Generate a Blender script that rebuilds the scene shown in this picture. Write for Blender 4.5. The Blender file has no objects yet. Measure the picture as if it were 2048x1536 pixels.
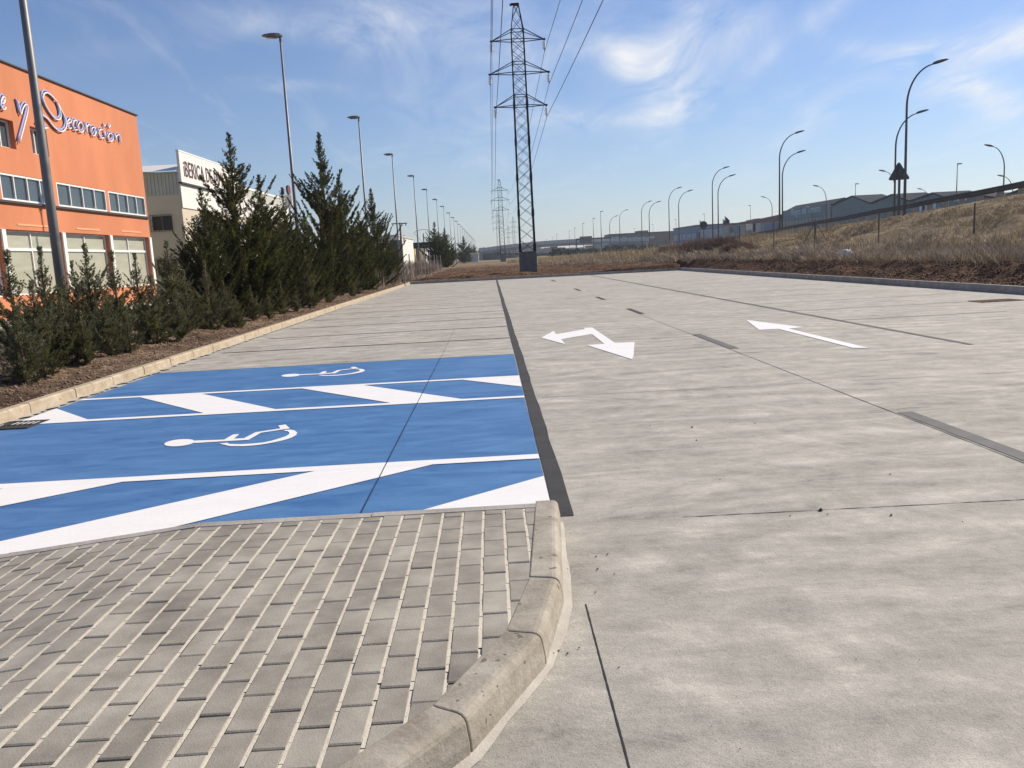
import bpy, math, random
import numpy as np
from mathutils import Vector, Matrix
random.seed(7); RNG = np.random.default_rng(7)
S = bpy.context.scene
COL = S.collection
# ------------------------------------------------------------------ camera
F = 1640.0; H = 1.45; ROLL = 0.0515           # focal length in photo pixels (2048 wide), eye height, roll
yc = np.array([(980-1024)/F, (768-514)/F, -1.]); yc /= np.linalg.norm(yc)
hh = np.array([math.cos(ROLL), math.sin(ROLL), 0.])
uc = np.cross(hh, yc); uc /= np.linalg.norm(uc)
if uc[1] < 0: uc = -uc
xc = np.cross(yc, uc)
MR = np.array([xc, yc, uc])
CP = np.array([0., 0., H])
def ray(px, py): return MR @ np.array([(px-1024)/F, (768-py)/F, -1.])
def G(px, py, z=0.):
    d = ray(px, py); p = CP + d*((z-H)/d[2]); return Vector(p)
def P(px, py, Y):
    d = ray(px, py); return Vector(CP + d*(Y/d[1]))
def PX(px, py, x):
    d = ray(px, py); return Vector(CP + d*(x/d[0]))
cam = bpy.data.cameras.new('camera'); cam_o = bpy.data.objects.new('camera', cam); COL.objects.link(cam_o)
cam.sensor_fit = 'HORIZONTAL'; cam.sensor_width = 36.; cam.lens = F/2048*36.
cam.clip_start = 0.05; cam.clip_end = 6000
cam_o.matrix_world = Matrix([[MR[i][0], MR[i][1], MR[i][2], CP[i]] for i in range(3)] + [[0, 0, 0, 1]])
S.camera = cam_o
# ------------------------------------------------------------------ light
SUN_EL = math.radians(36); SUN_AZ = math.radians(58)   # azimuth from +Y towards +X
sd = Vector((math.sin(SUN_AZ)*math.cos(SUN_EL), math.cos(SUN_AZ)*math.cos(SUN_EL), math.sin(SUN_EL)))
sun = bpy.data.lights.new('sun', 'SUN'); sun.energy = 4.6; sun.angle = math.radians(0.5); sun.color = (1., .90, .76)
sun_o = bpy.data.objects.new('sun', sun); COL.objects.link(sun_o)
sun_o.rotation_euler = (-sd).to_track_quat('-Z', 'Y').to_euler()
S.view_settings.view_transform = 'Standard'; S.view_settings.look = 'None'
S.view_settings.gamma = 1; S.view_settings.exposure = 0.45
W = bpy.data.worlds.new('World'); S.world = W; W.use_nodes = True
nt = W.node_tree; nt.nodes.clear()
def N(t, ty, **k):
    n = t.nodes.new(ty)
    for a, b in k.items(): setattr(n, a, b)
    return n
def math_(t, op, a, b=None, c=None, clamp=False):
    n = t.nodes.new('ShaderNodeMath'); n.operation = op; n.use_clamp = clamp
    for i, v in enumerate((a, b, c)):
        if v is None: continue
        if isinstance(v, (int, float)): n.inputs[i].default_value = v
        else: t.links.new(v, n.inputs[i])
    return n.outputs[0]
def vmath(t, op, a, b=None, s=None):
    n = t.nodes.new('ShaderNodeVectorMath'); n.operation = op
    for i, v in enumerate((a, b)):
        if v is None: continue
        if isinstance(v, (tuple, list, Vector)): n.inputs[i].default_value = tuple(v)
        else: t.links.new(v, n.inputs[i])
    if s is not None:
        if isinstance(s, (int, float)): n.inputs['Scale'].default_value = s
        else: t.links.new(s, n.inputs['Scale'])
    return n.outputs['Value'] if op == 'DOT_PRODUCT' else n.outputs['Vector']
def build_world():
    sky = N(nt, 'ShaderNodeTexSky', sky_type='NISHITA'); sky.sun_disc = False
    sky.sun_elevation = SUN_EL; sky.sun_rotation = SUN_AZ
    sky.air_density = 1.3; sky.dust_density = 0.35; sky.ozone_density = 3.0; sky.altitude = 800
    tc = N(nt, 'ShaderNodeTexCoord'); d = tc.outputs['Generated']
    nz = N(nt, 'ShaderNodeTexNoise'); nz.inputs['Scale'].default_value = 5.; nz.inputs['Detail'].default_value = 5
    nt.links.new(d, nz.inputs['Vector'])
    warp = vmath(nt, 'SUBTRACT', nz.outputs['Color'], (.5, .5, .5))
    dw = vmath(nt, 'ADD', d, vmath(nt, 'SCALE', warp, s=.085))
    # (px, py, half length, half width in photo pixels, tilt in degrees, strength)
    blobs = [(1340, 95, 140, 34, 6, .55), (1325, 165, 95, 36, -28, .85), (1345, 222, 45, 22, 25, .5), (1215, 236, 85, 13, 3, .5),
             (1935, 172, 58, 22, -24, 1.15), (2060, 60, 95, 22, 16, 1.), (1860, 92, 130, 13, -4, .6), (1670, 200, 105, 17, 36, .55),
             (1590, 75, 130, 11, 38, .4), (900, 150, 170, 80, -35, .36), (870, 20, 160, 30, 5, .42), (600, 60, 200, 18, -6, .26),
             (1240, 60, 180, 60, 0, .14), (1960, 280, 190, 16, 16, .2), (1700, 60, 200, 60, 10, .12), (1000, 330, 120, 16, 0, .12),
             (330, 90, 200, 20, 10, .12), (1080, 250, 130, 26, 5, .2), (640, 185, 110, 8, -4, .14)]
    tot = None
    for (px, py, a, b, tilt, s) in blobs:
        c = Vector(ray(px, py)).normalized(); t = math.radians(tilt)
        e = Vector(ray(px+40*math.cos(t), py-40*math.sin(t))).normalized()
        u = (e-c); u -= c*u.dot(c); u.normalize(); v = c.cross(u)
        k = F
        uu = math_(nt, 'MULTIPLY', vmath(nt, 'DOT_PRODUCT', dw, u), k/a)
        uo = math_(nt, 'SUBTRACT', uu, c.dot(u)*k/a)
        vv = math_(nt, 'MULTIPLY', vmath(nt, 'DOT_PRODUCT', dw, v), k/b)
        r = math_(nt, 'ADD', math_(nt, 'MULTIPLY', uo, uo), math_(nt, 'MULTIPLY', vv, vv))
        g = math_(nt, 'MULTIPLY', math_(nt, 'EXPONENT', math_(nt, 'MULTIPLY', r, -.6)), s*.95)
        front = math_(nt, 'GREATER_THAN', vmath(nt, 'DOT_PRODUCT', dw, c), 0.3)
        g = math_(nt, 'MULTIPLY', g, front)
        tot = g if tot is None else math_(nt, 'ADD', tot, g)
    # fibrous high cloud everywhere
    sx = N(nt, 'ShaderNodeSeparateXYZ'); nt.links.new(d, sx.inputs[0])
    zz = math_(nt, 'MAXIMUM', math_(nt, 'ADD', sx.outputs['Z'], .12), .05)
    cb = N(nt, 'ShaderNodeCombineXYZ')
    nt.links.new(math_(nt, 'DIVIDE', sx.outputs['X'], zz), cb.inputs[0]); nt.links.new(math_(nt, 'DIVIDE', sx.outputs['Y'], zz), cb.inputs[1])
    mp = N(nt, 'ShaderNodeMapping'); mp.inputs['Rotation'].default_value = (0, 0, .6); mp.inputs['Scale'].default_value = (1.1, .45, 1)
    nt.links.new(cb.outputs[0], mp.inputs['Vector'])
    n2 = N(nt, 'ShaderNodeTexNoise'); n2.inputs['Scale'].default_value = 2.9; n2.inputs['Detail'].default_value = 9; n2.inputs['Roughness'].default_value = .62
    n2.inputs['Distortion'].default_value = .7
    nt.links.new(mp.outputs[0], n2.inputs['Vector'])
    fib = math_(nt, 'MULTIPLY_ADD', n2.outputs['Fac'], 3.2, -1.15, clamp=True)
    wisp = math_(nt, 'MULTIPLY', math_(nt, 'MULTIPLY_ADD', n2.outputs['Fac'], 4., -2.2, clamp=True), .20)
    m = math_(nt, 'ADD', math_(nt, 'MULTIPLY', tot, fib), wisp, clamp=True)
    # pale band of air low over the horizon
    hz = math_(nt, 'MULTIPLY', math_(nt, 'EXPONENT', math_(nt, 'MULTIPLY', math_(nt, 'MAXIMUM', sx.outputs['Z'], 0.), -7.)), .25)
    mixh = N(nt, 'ShaderNodeMixRGB'); mixh.inputs[2].default_value = (6.7, 7.6, 8.4, 1)
    tint = N(nt, 'ShaderNodeMixRGB'); tint.blend_type = 'MULTIPLY'; tint.inputs[0].default_value = 1; tint.inputs[2].default_value = (.77, .85, 1.10, 1)
    nt.links.new(sky.outputs[0], tint.inputs[1])
    nt.links.new(hz, mixh.inputs[0]); nt.links.new(tint.outputs[0], mixh.inputs[1])
    mix = N(nt, 'ShaderNodeMixRGB'); mix.inputs[2].default_value = (8.9, 9.1, 9.5, 1)
    nt.links.new(m, mix.inputs[0]); nt.links.new(mixh.outputs[0], mix.inputs[1])
    bg = N(nt, 'ShaderNodeBackground'); bg.inputs[1].default_value = .073
    nt.links.new(mix.outputs[0], bg.inputs[0])
    out = N(nt, 'ShaderNodeOutputWorld'); nt.links.new(bg.outputs[0], out.inputs[0])
build_world()
# ------------------------------------------------------------------ helpers
ORG = {}
def tag(o, label=None, cat=None, group=None, kind=None):
    if label: o['label'] = label
    if cat: o['category'] = cat
    if group: o['group'] = group
    if kind: o['kind'] = kind
    return o
def thing(name, label, cat, loc=(0, 0, 0), group=None):
    o = bpy.data.objects.new(name, None); COL.objects.link(o); o.location = loc; o.empty_display_size = .3
    ORG[o.name] = Vector(loc); return tag(o, label, cat, group)
def link_mesh(name, me, parent=None, loc=None):
    o = bpy.data.objects.new(name, me); COL.objects.link(o)
    if parent is not None: o.parent = parent; ORG[o.name] = ORG[parent.name]
    else:
        ORG[o.name] = Vector(loc or (0, 0, 0)); o.location = loc or (0, 0, 0)
    return o
class MB:
    def __init__(s): s.v = []; s.f = []
    def add(s, vs, fs):
        n = len(s.v); s.v += [tuple(p) for p in vs]; s.f += [tuple(i+n for i in f) for f in fs]; return s
    def box(s, x0, x1, y0, y1, z0, z1):
        v = [(x, y, z) for z in (z0, z1) for y in (y0, y1) for x in (x0, x1)]
        return s.add(v, [(0, 2, 3, 1), (4, 5, 7, 6), (0, 1, 5, 4), (2, 6, 7, 3), (0, 4, 6, 2), (1, 3, 7, 5)])
    def bar(s, a, b, w, t=None, up=(0, 0, 1)):
        a = Vector(a); b = Vector(b); t = t or w; d = (b-a).normalized(); u = Vector(up)
        if abs(d.dot(u)) > .98: u = Vector((1, 0, 0))
        x = d.cross(u).normalized()*w/2; y = x.normalized().cross(d)*t/2
        v = [a-x-y, a+x-y, a+x+y, a-x+y, b-x-y, b+x-y, b+x+y, b-x+y]
        return s.add(v, [(0, 1, 2, 3), (7, 6, 5, 4), (0, 4, 5, 1), (1, 5, 6, 2), (2, 6, 7, 3), (3, 7, 4, 0)])
    def tube(s, pts, r, n=8, cap=True):
        pts = [Vector(p) for p in pts]; R = r if isinstance(r, (list, tuple)) else [r]*len(pts)
        ref = Vector((0, 0, 1)); rings = []
        n0 = len(s.v); px = None
        for i, p in enumerate(pts):
            d = (pts[min(i+1, len(pts)-1)]-pts[max(i-1, 0)]).normalized()
            if px is None:
                a = Vector((1, 0, 0)) if abs(d.z) > .9 else Vector((0, 0, 1))
                px = (a-d*a.dot(d)).normalized()
            else: px = (px-d*px.dot(d)).normalized()
            py = d.cross(px)
            for k in range(n):
                t = 2*math.pi*k/n; s.v.append(tuple(p+(px*math.cos(t)+py*math.sin(t))*R[i]))
        for i in range(len(pts)-1):
            for k in range(n):
                a = n0+i*n+k; b = n0+i*n+(k+1) % n; s.f.append((a, b, b+n, a+n))
        if cap:
            s.f.append(tuple(n0+k for k in range(n))[::-1]); s.f.append(tuple(n0+(len(pts)-1)*n+k for k in range(n)))
        return s
    def prism(s, poly, z0, z1):
        n = len(poly); v = [(p[0], p[1], z0) for p in poly]+[(p[0], p[1], z1) for p in poly]
        f = [tuple(range(n))[::-1], tuple(range(n, 2*n))]+[(i, (i+1) % n, (i+1) % n+n, i+n) for i in range(n)]
        return s.add(v, f)
    def build(s, name, m, parent=None, smooth=False, bevel=0, loc=None):
        o = ORG[parent.name] if parent is not None else Vector(loc or (0, 0, 0))
        me = bpy.data.meshes.new(name)
        me.from_pydata([(p[0]-o.x, p[1]-o.y, p[2]-o.z) for p in s.v], [], s.f); me.update()
        me.materials.append(m)
        if smooth: me.polygons.foreach_set('use_smooth', [True]*len(me.polygons))
        ob = link_mesh(name, me, parent, loc)
        if bevel:
            b = ob.modifiers.new('bevel', 'BEVEL'); b.width = bevel; b.segments = 2; b.limit_method = 'ANGLE'
        return ob
def np_mesh(name, V, Fa, m, parent=None, smooth=False, loc=None):
    V = np.asarray(V, dtype=np.float32); Fa = np.asarray(Fa, dtype=np.int32); k = Fa.shape[1]
    o = ORG[parent.name] if parent is not None else Vector(loc or (0, 0, 0))
    V = V-np.array(o, dtype=np.float32)
    me = bpy.data.meshes.new(name); me.vertices.add(len(V)); me.vertices.foreach_set('co', V.ravel())
    me.loops.add(Fa.size); me.loops.foreach_set('vertex_index', Fa.ravel())
    me.polygons.add(len(Fa)); me.polygons.foreach_set('loop_start', np.arange(0, Fa.size, k, dtype=np.int32))
    me.polygons.foreach_set('loop_total', np.full(len(Fa), k, dtype=np.int32))
    if smooth: me.polygons.foreach_set('use_smooth', np.ones(len(Fa), dtype=bool))
    me.update(); me.validate(); me.materials.append(m)
    return link_mesh(name, me, parent, loc)
def copy_tree(o, loc=None, rz=None, sc=None, label=None, parent=None, name=None):
    c = o.copy(); COL.objects.link(c); c.parent = parent
    if name: c.name = name
    if loc is not None: c.location = loc
    if rz is not None: c.rotation_euler = (0, 0, rz)
    if sc is not None: c.scale = (sc, sc, sc)
    if label: c['label'] = label
    for ch in list(o.children): copy_tree(ch, parent=c)
    return c
def h2(ix, iy, seed): 
    n = (ix*374761393+iy*668265263+seed*974711) & 0xffffffff
    n = ((n ^ (n >> 13))*1274126177) & 0xffffffff
    return ((n ^ (n >> 16)) & 0xffff)/65535.
def vnoise(x, y, seed=0):
    x = np.asarray(x, float); y = np.asarray(y, float)
    ix = np.floor(x).astype(np.int64); iy = np.floor(y).astype(np.int64); fx = x-ix; fy = y-iy
    fx = fx*fx*(3-2*fx); fy = fy*fy*(3-2*fy)
    a = h2(ix, iy, seed); b = h2(ix+1, iy, seed); c = h2(ix, iy+1, seed); d = h2(ix+1, iy+1, seed)
    return (a*(1-fx)+b*fx)*(1-fy)+(c*(1-fx)+d*fx)*fy
def fbm(x, y, seed=0, o=4):
    t = 0; a = .5
    for i in range(o): t = t+a*vnoise(x*2**i, y*2**i, seed+i*17); a *= .5
    return t
# ------------------------------------------------------------------ materials
def mat(name, col=(.5, .5, .5), rough=.7, metal=0., spec=.5, var=0., vscale=3., bump=0., bscale=40., col2=None, stretch=None, island=0., detail=6):
    m = bpy.data.materials.new(name); m.use_nodes = True; t = m.node_tree; b = t.nodes['Principled BSDF']
    b.inputs['Base Color'].default_value = (*col, 1); b.inputs['Roughness'].default_value = rough
    b.inputs['Metallic'].default_value = metal; b.inputs['Specular IOR Level'].default_value = spec
    tc = N(t, 'ShaderNodeTexCoord'); mp = N(t, 'ShaderNodeMapping'); t.links.new(tc.outputs['Object'], mp.inputs[0])
    if stretch: mp.inputs['Scale'].default_value = stretch
    if var or col2 or island:
        nz = N(t, 'ShaderNodeTexNoise'); nz.inputs['Scale'].default_value = vscale; nz.inputs['Detail'].default_value = detail
        nz.inputs['Roughness'].default_value = .65
        t.links.new(mp.outputs[0], nz.inputs['Vector'])
        mr = N(t, 'ShaderNodeMapRange'); mr.inputs[1].default_value = .32; mr.inputs[2].default_value = .68
        t.links.new(nz.outputs['Fac'], mr.inputs[0])
        fac = mr.outputs[0]
        mx = N(t, 'ShaderNodeMixRGB')
        c2 = col2 or tuple(min(1, c*(1+var)) for c in col); c1 = tuple(c*(1-var) for c in col) if not col2 else col
        mx.inputs[1].default_value = (*c1, 1); mx.inputs[2].default_value = (*c2, 1)
        if island:
            g = N(t, 'ShaderNodeNewGeometry')
            f2 = math_(t, 'MULTIPLY_ADD', g.outputs['Random Per Island'], island, math_(t, 'MULTIPLY', fac, 1-island))
            t.links.new(f2, mx.inputs[0])
        else: t.links.new(fac, mx.inputs[0])
        t.links.new(mx.outputs[0], b.inputs['Base Color'])
    if bump:
        n2 = N(t, 'ShaderNodeTexNoise'); n2.inputs['Scale'].default_value = bscale; n2.inputs['Detail'].default_value = 5
        t.links.new(mp.outputs[0], n2.inputs['Vector'])
        bp = N(t, 'ShaderNodeBump'); bp.inputs['Strength'].default_value = bump; bp.inputs['Distance'].default_value = .02
        t.links.new(n2.outputs['Fac'], bp.inputs['Height']); t.links.new(bp.outputs[0], b.inputs['Normal'])
    return m
def noise(t, vec, scale, detail=5, rough=.6, dist=0.):
    n = N(t, 'ShaderNodeTexNoise'); n.inputs['Scale'].default_value = scale; n.inputs['Detail'].default_value = detail
    n.inputs['Roughness'].default_value = rough; n.inputs['Distortion'].default_value = dist
    t.links.new(vec, n.inputs['Vector']); return n.outputs['Fac']
def mapping(t, vec, sc=(1, 1, 1), rot=(0, 0, 0), loc=(0, 0, 0)):
    m = N(t, 'ShaderNodeMapping'); m.inputs['Scale'].default_value = sc; m.inputs['Rotation'].default_value = rot
    m.inputs['Location'].default_value = loc; t.links.new(vec, m.inputs[0]); return m.outputs[0]
def ramp(t, fac, stops):
    r = N(t, 'ShaderNodeValToRGB'); e = r.color_ramp.elements
    while len(e) < len(stops): e.new(.5)
    for i, (p, c) in enumerate(stops): e[i].position = p; e[i].color = (*c, 1)
    t.links.new(fac, r.inputs[0]); return r.outputs[0]
def mixc(t, f, a, b, mode='MIX'):
    m = N(t, 'ShaderNodeMixRGB'); m.blend_type = mode
    for i, v in ((0, f), (1, a), (2, b)):
        if isinstance(v, (int, float)): m.inputs[i].default_value = v
        elif isinstance(v, tuple): m.inputs[i].default_value = (*v, 1)
        else: t.links.new(v, m.inputs[i])
    return m.outputs[0]
def bumpn(t, h, b, strength, dist=.01):
    bp = N(t, 'ShaderNodeBump'); bp.inputs['Strength'].default_value = strength; bp.inputs['Distance'].default_value = dist
    t.links.new(h, bp.inputs['Height']); t.links.new(bp.outputs[0], b.inputs['Normal'])
def concrete_mat():
    m = bpy.data.materials.new('lot_concrete'); m.use_nodes = True; t = m.node_tree; b = t.nodes['Principled BSDF']
    v = N(t, 'ShaderNodeTexCoord').outputs['Object']
    # trowel sweeps: bands across the lot, bent and broken
    w1 = noise(t, mapping(t, v, (.8, .8, 1)), 1., 3, .5)
    sweep = noise(t, mapping(t, v, (.55, 2.6, 1), (0, 0, .03)), 1., 5, .55, 1.6)
    wv = N(t, 'ShaderNodeTexWave'); wv.wave_type = 'BANDS'; wv.bands_direction = 'Y'; wv.inputs['Scale'].default_value = .8
    wv.inputs['Distortion'].default_value = 7.; wv.inputs['Detail'].default_value = 3.; wv.inputs['Detail Scale'].default_value = .35; wv.inputs['Detail Roughness'].default_value = .6
    t.links.new(mapping(t, v, (1, 1, 1), (0, 0, .05)), wv.inputs['Vector'])
    msk = noise(t, mapping(t, v, (.5, .8, 1), (0, 0, 0), (2, 5, 0)), .8, 3, .5)
    bands = math_(t, 'MULTIPLY', math_(t, 'SUBTRACT', wv.outputs['Fac'], .5), math_(t, 'MULTIPLY_ADD', msk, 2.4, -.85, clamp=True))
    rg_ = N(t, 'ShaderNodeTexWave'); rg_.wave_type = 'RINGS'; rg_.rings_direction = 'Z'; rg_.inputs['Scale'].default_value = .62
    rg_.inputs['Distortion'].default_value = 5.5; rg_.inputs['Detail'].default_value = 3.; rg_.inputs['Detail Scale'].default_value = .5
    t.links.new(mapping(t, v, (1, 1, 1), (0, 0, 0), (-3.4, -1.2, 0)), rg_.inputs['Vector'])
    msk2 = noise(t, mapping(t, v, (.7, .7, 1), (0, 0, 0), (8, 1, 0)), 1., 4, .6)
    arcs = math_(t, 'MULTIPLY', math_(t, 'SUBTRACT', rg_.outputs['Fac'], .45), math_(t, 'MULTIPLY_ADD', msk2, 3.5, -1.5, clamp=True))
    swirl = noise(t, mapping(t, v, (1, 1.3, 1), (0, 0, .4), (11, 2, 0)), .9, 5, .55, 3.2)
    sweep2 = noise(t, mapping(t, v, (.9, 3.6, 1), (0, 0, -.1), (7, 3, 0)), 1., 4, .6, 1.8)
    patch = noise(t, v, .55, 6, .6, .6)
    patch2 = noise(t, mapping(t, v, (1, 1, 1), (0, 0, .5), (3, 9, 0)), 1.9, 7, .65, 1.6)
    fine = noise(t, v, 38., 4, .75); medium = noise(t, mapping(t, v, (1, 1.5, 1)), 9., 6, .75, .5)
    grain = noise(t, v, 160., 2, .8)
    f = math_(t, 'MULTIPLY_ADD', sweep, .36, math_(t, 'MULTIPLY_ADD', sweep2, .30, math_(t, 'MULTIPLY_ADD', patch, .32, math_(t, 'MULTIPLY', patch2, .37))))
    f = math_(t, 'MULTIPLY_ADD', fine, .22, math_(t, 'ADD', f, math_(t, 'MULTIPLY_ADD', medium, .50, -.31)))
    f = math_(t, 'MULTIPLY_ADD', bands, .15, math_(t, 'MULTIPLY_ADD', arcs, .19, f))
    f = math_(t, 'ADD', f, math_(t, 'MULTIPLY_ADD', swirl, .5, -.25))
    base = ramp(t, f, [(.47, (.215, .202, .172)), (.61, (.315, .298, .258)), (.76, (.392, .370, .321)), (.95, (.53, .495, .425))])
    gcol = ramp(t, grain, [(.30, (.42, .41, .40)), (.46, (1, 1, 1)), (.75, (1.1, 1.09, 1.06))])
    col = mixc(t, .75, base, mixc(t, 1., base, gcol, 'MULTIPLY'))
    # pale laitance blotches
    lb = math_(t, 'MULTIPLY_ADD', noise(t, mapping(t, v, (1.2, 2.2, 1), (0, 0, .2), (1, 4, 0)), 1.1, 8, .7, .8), 7., -4.4, clamp=True)
    col = mixc(t, math_(t, 'MULTIPLY', lb, .55), col, (.56, .52, .45))
    t.links.new(col, b.inputs['Base Color']); b.inputs['Roughness'].default_value = .86
    b.inputs['Specular IOR Level'].default_value = .3
    h = math_(t, 'ADD', math_(t, 'MULTIPLY', grain, .5), math_(t, 'ADD', math_(t, 'MULTIPLY', fine, 1.2), math_(t, 'MULTIPLY', sweep, 3.)))
    bumpn(t, h, b, .55, .006)
    return m
def paint_mat(name, col, col2, wear, wearcol, rough=.6, scratches=0.):
    m = bpy.data.materials.new(name); m.use_nodes = True; t = m.node_tree; b = t.nodes['Principled BSDF']
    v = N(t, 'ShaderNodeTexCoord').outputs['Object']
    n1 = noise(t, mapping(t, v, (1., 2.8, 1), (0, 0, .08)), 1.7, 7, .65, .8); n2 = noise(t, v, 45., 4, .75)
    col_ = mixc(t, math_(t, 'MULTIPLY_ADD', n1, 2.6, -.8, clamp=True), col, col2)
    col_ = mixc(t, math_(t, 'MULTIPLY_ADD', n2, 1.2, -.45, clamp=True), col_, mixc(t, 1., col_, (.82, .84, .86), 'MULTIPLY'))
    w = math_(t, 'MULTIPLY', math_(t, 'MULTIPLY_ADD', noise(t, mapping(t, v, (1.2, 7, 1), (0, 0, .12)), 2.4, 8, .75, .5), 10., -6.6, clamp=True), wear)
    col_ = mixc(t, w, col_, wearcol)
    t.links.new(col_, b.inputs['Base Color']); b.inputs['Roughness'].default_value = rough
    b.inputs['Specular IOR Level'].default_value = .35
    bumpn(t, math_(t, 'ADD', noise(t, v, 150., 2, .7), n2), b, .35, .004)
    return m
def terrain_mat():
    m = bpy.data.materials.new('terrain_soil'); m.use_nodes = True; t = m.node_tree; b = t.nodes['Principled BSDF']
    v = N(t, 'ShaderNodeTexCoord').outputs['Object']
    at = N(t, 'ShaderNodeAttribute'); at.attribute_name = 'grassy'; g = at.outputs['Fac']
    a2 = N(t, 'ShaderNodeAttribute'); a2.attribute_name = 'bed'; bed = a2.outputs['Fac']
    n1 = noise(t, mapping(t, v, (.5, .8, 1)), 1.2, 7, .65, .5); n2 = noise(t, v, 9., 6, .7)
    f = math_(t, 'MULTIPLY_ADD', n1, .6, math_(t, 'MULTIPLY_ADD', n2, .7, -.12))
    soil = ramp(t, f, [(.38, (.032, .018, .011)), (.50, (.075, .040, .023)), (.60, (.15, .080, .040)), (.72, (.32, .20, .10))])
    bedc = ramp(t, f, [(.40, (.055, .034, .022)), (.50, (.14, .092, .060)), (.60, (.26, .18, .12)), (.72, (.46, .36, .26))])
    dry = ramp(t, f, [(.38, (.11, .078, .046)), (.55, (.26, .195, .115)), (.75, (.44, .345, .21))])
    col = mixc(t, bed, soil, bedc)
    gf = math_(t, 'ADD', g, math_(t, 'MULTIPLY_ADD', n2, .6, -.3), clamp=True)
    col = mixc(t, gf, col, dry)
    t.links.new(col, b.inputs['Base Color']); b.inputs['Roughness'].default_value = .95; b.inputs['Specular IOR Level'].default_value = .1
    bumpn(t, math_(t, 'ADD', n2, noise(t, v, 35., 4, .7)), b, .9, .06)
    return m
def foliage_mat(name, a, bcol, ccol, tips=(.16, .17, .06)):
    m = bpy.data.materials.new(name); m.use_nodes = True; t = m.node_tree; b = t.nodes['Principled BSDF']
    v = N(t, 'ShaderNodeTexCoord').outputs['Object']; g = N(t, 'ShaderNodeNewGeometry')
    n1 = noise(t, v, 1.9, 4, .6)
    f = math_(t, 'MULTIPLY_ADD', g.outputs['Random Per Island'], .45, math_(t, 'MULTIPLY', n1, .7))
    col = ramp(t, f, [(.25, a), (.55, bcol), (.85, ccol)])
    dead = math_(t, 'MULTIPLY_ADD', noise(t, mapping(t, v, (1, 1, 1), (0, 0, 0), (5, 5, 5)), 1.1, 3, .5), 16., -10.6, clamp=True)
    col = mixc(t, math_(t, 'MULTIPLY', dead, .7), col, (.11, .042, .018))
    t.links.new(col, b.inputs['Base Color']); b.inputs['Roughness'].default_value = .75; b.inputs['Specular IOR Level'].default_value = .2
    tr = N(t, 'ShaderNodeBsdfTranslucent'); t.links.new(mixc(t, 1., col, (1.0, 1.1, .45), 'MULTIPLY'), tr.inputs[0])
    ms = N(t, 'ShaderNodeMixShader'); ms.inputs[0].default_value = .3
    t.links.new(b.outputs[0], ms.inputs[1]); t.links.new(tr.outputs[0], ms.inputs[2])
    t.links.new(ms.outputs[0], t.nodes['Material Output'].inputs[0]); return m
def kerb_mat(name, a, bcol, face):
    m = bpy.data.materials.new(name); m.use_nodes = True; t = m.node_tree; b = t.nodes['Principled BSDF']
    v = N(t, 'ShaderNodeTexCoord').outputs['Object']
    n1 = noise(t, v, 5., 7, .68, .4); n2 = noise(t, v, 60., 4, .7); pits = noise(t, v, 26., 2, .4)
    col = ramp(t, math_(t, 'MULTIPLY_ADD', n1, .8, math_(t, 'MULTIPLY', n2, .2)), [(.36, a), (.52, bcol), (.68, face)])
    pit = math_(t, 'LESS_THAN', pits, .29)
    col = mixc(t, math_(t, 'MULTIPLY', pit, .75), col, (.10, .085, .06))
    t.links.new(col, b.inputs['Base Color']); b.inputs['Roughness'].default_value = .85; b.inputs['Specular IOR Level'].default_value = .25
    bumpn(t, math_(t, 'SUBTRACT', math_(t, 'ADD', n2, math_(t, 'MULTIPLY', n1, 1.5)), math_(t, 'MULTIPLY', pit, 1.2)), b, .5, .006)
    return m
M = {}
M['concrete'] = concrete_mat()
M['blue'] = paint_mat('blue_road_paint', (.036, .125, .31), (.095, .225, .43), .9, (.27, .41, .58))
M['white'] = paint_mat('white_road_paint', (.80, .77, .74), (.84, .82, .79), .35, (.60, .585, .56))
M['char'] = paint_mat('charcoal_road_paint', (.028, .027, .026), (.050, .048, .046), .8, (.17, .16, .15), rough=.8)
M['chargrey'] = paint_mat('worn_charcoal_paint', (.10, .098, .094), (.15, .145, .14), .9, (.28, .27, .25), rough=.8)
M['joint'] = mat('saw_cut', (.025, .022, .018), .95)
M['bluejoint'] = mat('saw_cut_blue', (.012, .035, .09), .95)
M['soil'] = terrain_mat()
M['kerb'] = kerb_mat('kerb_concrete', (.23, .20, .155), (.345, .31, .25), (.45, .415, .345))
M['kerbfar'] = kerb_mat('kerb_concrete_tan', (.33, .26, .175), (.43, .35, .25), (.52, .45, .35))
M['kerbgrey'] = mat('kerb_grey', (.33, .305, .27), .9, var=.25, vscale=3, bump=.3)
M['mortar'] = mat('mortar', (.43, .40, .345), .95, var=.14, vscale=6, bump=.2, bscale=120)
M['sand'] = mat('jointing_sand', (.60, .54, .43), .98, var=.10, vscale=12, bump=.2, bscale=150)
M['paver'] = mat('paver_concrete', (.160, .143, .115), .88, col2=(.42, .385, .32), vscale=3.4, bump=.16, bscale=170, island=.30, detail=9)
M['steel'] = mat('galvanised_steel', (.17, .168, .162), .5, metal=.3, var=.12, vscale=4)
M['steeldark'] = mat('weathered_steel', (.10, .095, .09), .6, metal=.3, var=.15, vscale=4)
M['pylon'] = mat('pylon_steel', (.016, .015, .015), .8, metal=0., spec=.15, var=.2, vscale=2)
M['cable'] = mat('cable', (.035, .035, .04), .6)
M['glassins'] = mat('insulator_glass', (.85, .87, .86), .35)
M['plinth'] = mat('plinth_concrete', (.15, .152, .145), .9, var=.2, vscale=2.5, bump=.3)
M['orange'] = mat('orange_render', (.56, .20, .092), .9, var=.12, vscale=.5, bump=.15, bscale=30, stretch=(1, 1, .35))
M['cream'] = mat('cream_render', (.54, .47, .36), .9, var=.06, vscale=.7)
M['whiteclad'] = mat('white_cladding', (.74, .70, .64), .55, var=.04, vscale=1.2)
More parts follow.
